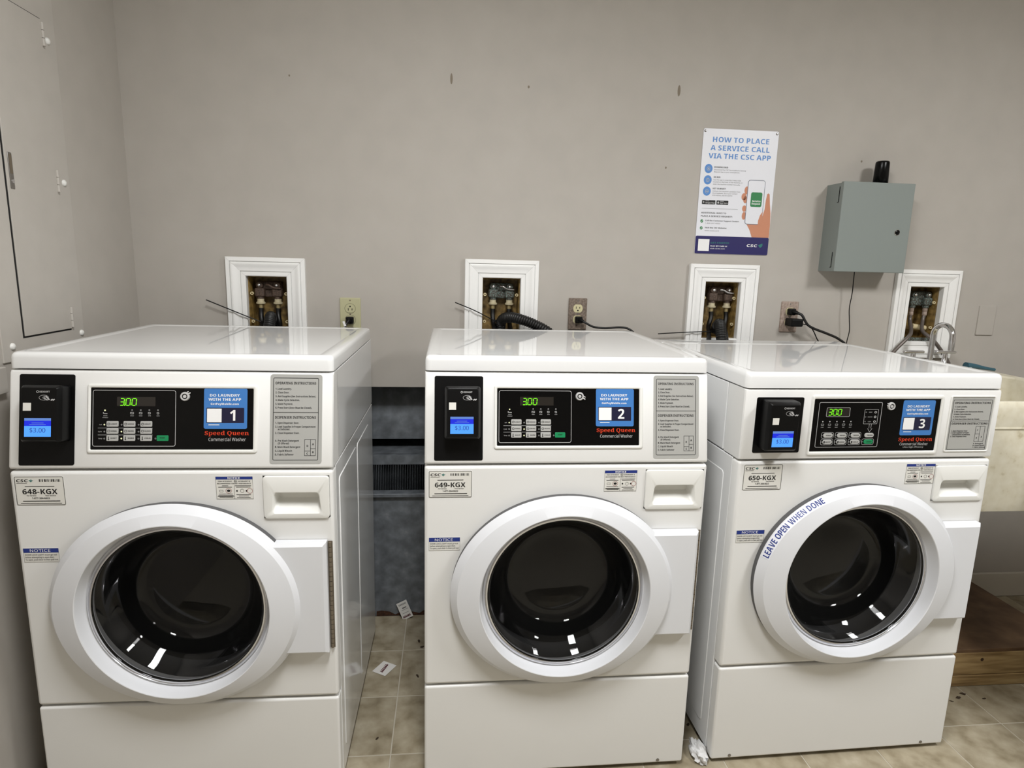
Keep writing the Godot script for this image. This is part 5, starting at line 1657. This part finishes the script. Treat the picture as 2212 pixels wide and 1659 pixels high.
func floor_litter() -> void:
	# two paper tags between washers 1 and 2
	var t := thing("paper_tag", "white paper tag leaning on the heater housing between the washers", "paper tag", Vector3(-0.140, 0.0, 0.052), 0.0, "paper tags on the floor")
	t.rotation = Vector3(-0.25, 0.0, 0.42)
	var m := mb()
	m.box(Vector3(0.0, 0.036, 0), Vector3(0.040, 0.066, 0.0006))
	part(t, "paper_sheet", m, M.paper)
	m = mb()
	for i in 9: patch(m, -0.014 + 0.0032 * i, 0.056, -0.0122 + 0.0032 * i, 0.062, 0.0006)
	for e in [[-0.006, 0.010, 0.045, 0.004], [-0.012, 0.014, 0.038, 0.0012], [-0.013, 0.012, 0.026, 0.0012]]: strip(m, Vector2(e[0], e[2]), Vector2(e[1], e[2]), e[3], 0.0006)
	part(t, "printed_code", m, M.ink_grey)
	m = mb()
	for i in 6: strip(m, Vector2(-0.015 + 0.005 * i, 0.009), Vector2(-0.013 + 0.005 * i, 0.017), 0.0028, 0.0006)
	strip(m, Vector2(-0.016, 0.011), Vector2(0.014, 0.012), 0.0022, 0.0007)
	part(t, "maroon_print", m, M.ink_maroon)
	t = thing("paper_tag", "white paper tag with maroon print lying on the floor", "paper tag", Vector3(-0.200, 0.0015, 0.345), -0.55, "paper tags on the floor")
	m = mb()
	m.rbox(Vector3.ZERO, Vector3(0.052, 0.0008, 0.062), 0.0004, 1)
	part(t, "paper_sheet", m, M.paper)
	m = mb(Vector3(0, 0.0006, 0), Basis(Vector3.RIGHT, -PI / 2) * Basis(Vector3.BACK, PI / 2 + 0.15))
	for i in 6: strip(m, Vector2(-0.020 + 0.007 * i, -0.005), Vector2(-0.017 + 0.007 * i, 0.006), 0.0038, 0.0)
	strip(m, Vector2(-0.022, -0.003), Vector2(0.022, -0.001), 0.003, 0.0002)
	part(t, "maroon_print", m, M.ink_maroon)
	# crumpled tissue between washers 2 and 3
	var c := thing("crumpled_tissue", "crumpled white tissue on the floor between washers 2 and 3", "tissue", Vector3(0.688, 0.0, 0.775))
	var f := FastNoiseLite.new()
	f.seed = 9; f.frequency = 26.0
	m = mb()
	var rows := []
	for i in 13:
		var th := PI * i / 12.0
		var row := []
		for j in 22:
			var ph := TAU * j / 22.0
			var d := Vector3(sin(th) * cos(ph), cos(th), sin(th) * sin(ph))
			var r := 0.026 * (1.0 + 0.65 * f.get_noise_3dv(d * 0.05))
			row.append(Vector3(d.x * r * 0.75, maxf(0.014 + d.y * r * 0.75, 0.0005), d.z * r * 1.6))
		rows.append(row)
	m.grid(rows, true, 0.95)
	part(c, "tissue_folds", m, M.tissue)
	var spots := [[-0.095, 0.197, 0.011, "by the corner of washer number 2"], [-0.082, 0.232, 0.012, "against washer number 2"], [-0.091, 0.388, 0.010, "halfway along washer number 2"], [-0.189, 0.655, 0.008, "near washer number 1"], [1.56, 0.575, 0.014, "nearest the corner of the washer by the platform"], [1.61, 0.60, 0.012, "in the middle of the dirt before the platform"], [1.64, 0.585, 0.013, "under the knot of the wooden platform"], [1.575, 0.615, 0.008, "smallest of those before the platform"], [0.72, 0.70, 0.010, "next to the crumpled tissue"], [0.705, 0.66, 0.009, "deep in the slot behind the crumpled tissue"], [1.69, 0.61, 0.008, "lying alone before the wooden platform"]]
	var rng := RandomNumberGenerator.new()
	rng.seed = 33
	for e in spots:
		var g := thing("dirt_crumb", "dark dirt crumb on the floor " + e[3], "dirt", Vector3(e[0], 0.0, e[1]), rng.randf() * TAU, "dirt crumbs on the floor")
		m = mb()
		rows = []
		for i in 5:
			var th := PI / 2 * i / 4.0
			var row := []
			for j in 9:
				var ph := TAU * j / 9.0
				var k := 0.45 + 0.6 * rng.randf()
				row.append(Vector3(cos(th) * cos(ph) * e[2] * k, sin(th) * e[2] * 0.22, cos(th) * sin(ph) * e[2] * 0.5 * k))
			rows.append(row)
		m.grid(rows, true, 0.5)
		part(g, "crumb_lump", m, M.dirt)

func ceiling_lamp(label: String, where: Vector3, sx: float, sz: float, energy: float) -> void:
	var t := thing("ceiling_light", label, "ceiling light", where, 0.0, "ceiling lights")
	var m := mb()
	m.rbox(Vector3(0, -0.03, 0), Vector3(sx + 0.05, 0.06, sz + 0.05), 0.006)
	part(t, "lamp_housing", m, M.lamp_housing)
	m = mb()
	m.rbox(Vector3(0, -0.066, 0), Vector3(sx, 0.014, sz), 0.005)
	part(t, "lamp_diffuser", m, M.lamp_diffuser)
	var a := AreaLight3D.new()
	a.name = "lamp_area"
	a.area_size = Vector2(sx, sz)
	a.light_energy = energy
	a.light_color = Color(1.0, 0.998, 0.994)
	a.area_range = 12.0
	a.area_attenuation = 2.0
	a.shadow_enabled = true
	t.add_child(a)
	a.position = Vector3(0, -0.078, 0)
	a.rotation.x = -PI / 2

func _ready() -> void:
	# camera solved from the photograph's lines
	var cam := Camera3D.new()
	cam.name = "camera"
	add_child(cam)
	var right := Vector3(0.99491, 0.02584, 0.09739)
	var up := Vector3(-0.00719, 0.98229, -0.18722)
	var fwd := Vector3(0.1005, -0.18556, -0.97748)
	cam.transform = Transform3D(Basis(right, up, -fwd).orthonormalized(), Vector3(0.0, 1.3074, 2.2317))
	cam.fov = 62.479
	cam.near = 0.02
	cam.current = true
	var we := WorldEnvironment.new()
	we.name = "environment"
	var env := Environment.new()
	env.background_mode = Environment.BG_COLOR
	env.background_color = Color.BLACK
	env.tonemap_mode = Environment.TONE_MAPPER_LINEAR
	env.tonemap_exposure = 1.0
	env.sdfgi_enabled = true; env.ssao_enabled = true; env.ssil_enabled = true
	we.environment = env
	add_child(we)
	materials()
	ceiling_lamp("ceiling light above the first two washers", Vector3(0.02, 2.5, 1.70), 0.32, 0.62, 3.6)
	ceiling_lamp("ceiling light above the washer next to the sink", Vector3(2.0, 2.5, 1.85), 0.32, 0.62, 3.6)
	room()
	washer("A", "1", "648-KGX", "white front-loading washer numbered 1, its side facing the gap", Vector3(-0.940, 0, 0.830), -0.009)
	washer("A", "2", "649-KGX", "white front-loading washer numbered 2 between the two others", Vector3(-0.053, 0, 0.811), 0.003)
	washer("B", "3", "650-KGX", "white front-loading washer numbered 3 with a curved door sticker", Vector3(0.710, 0, 0.808), 0.020)
	wall_things()
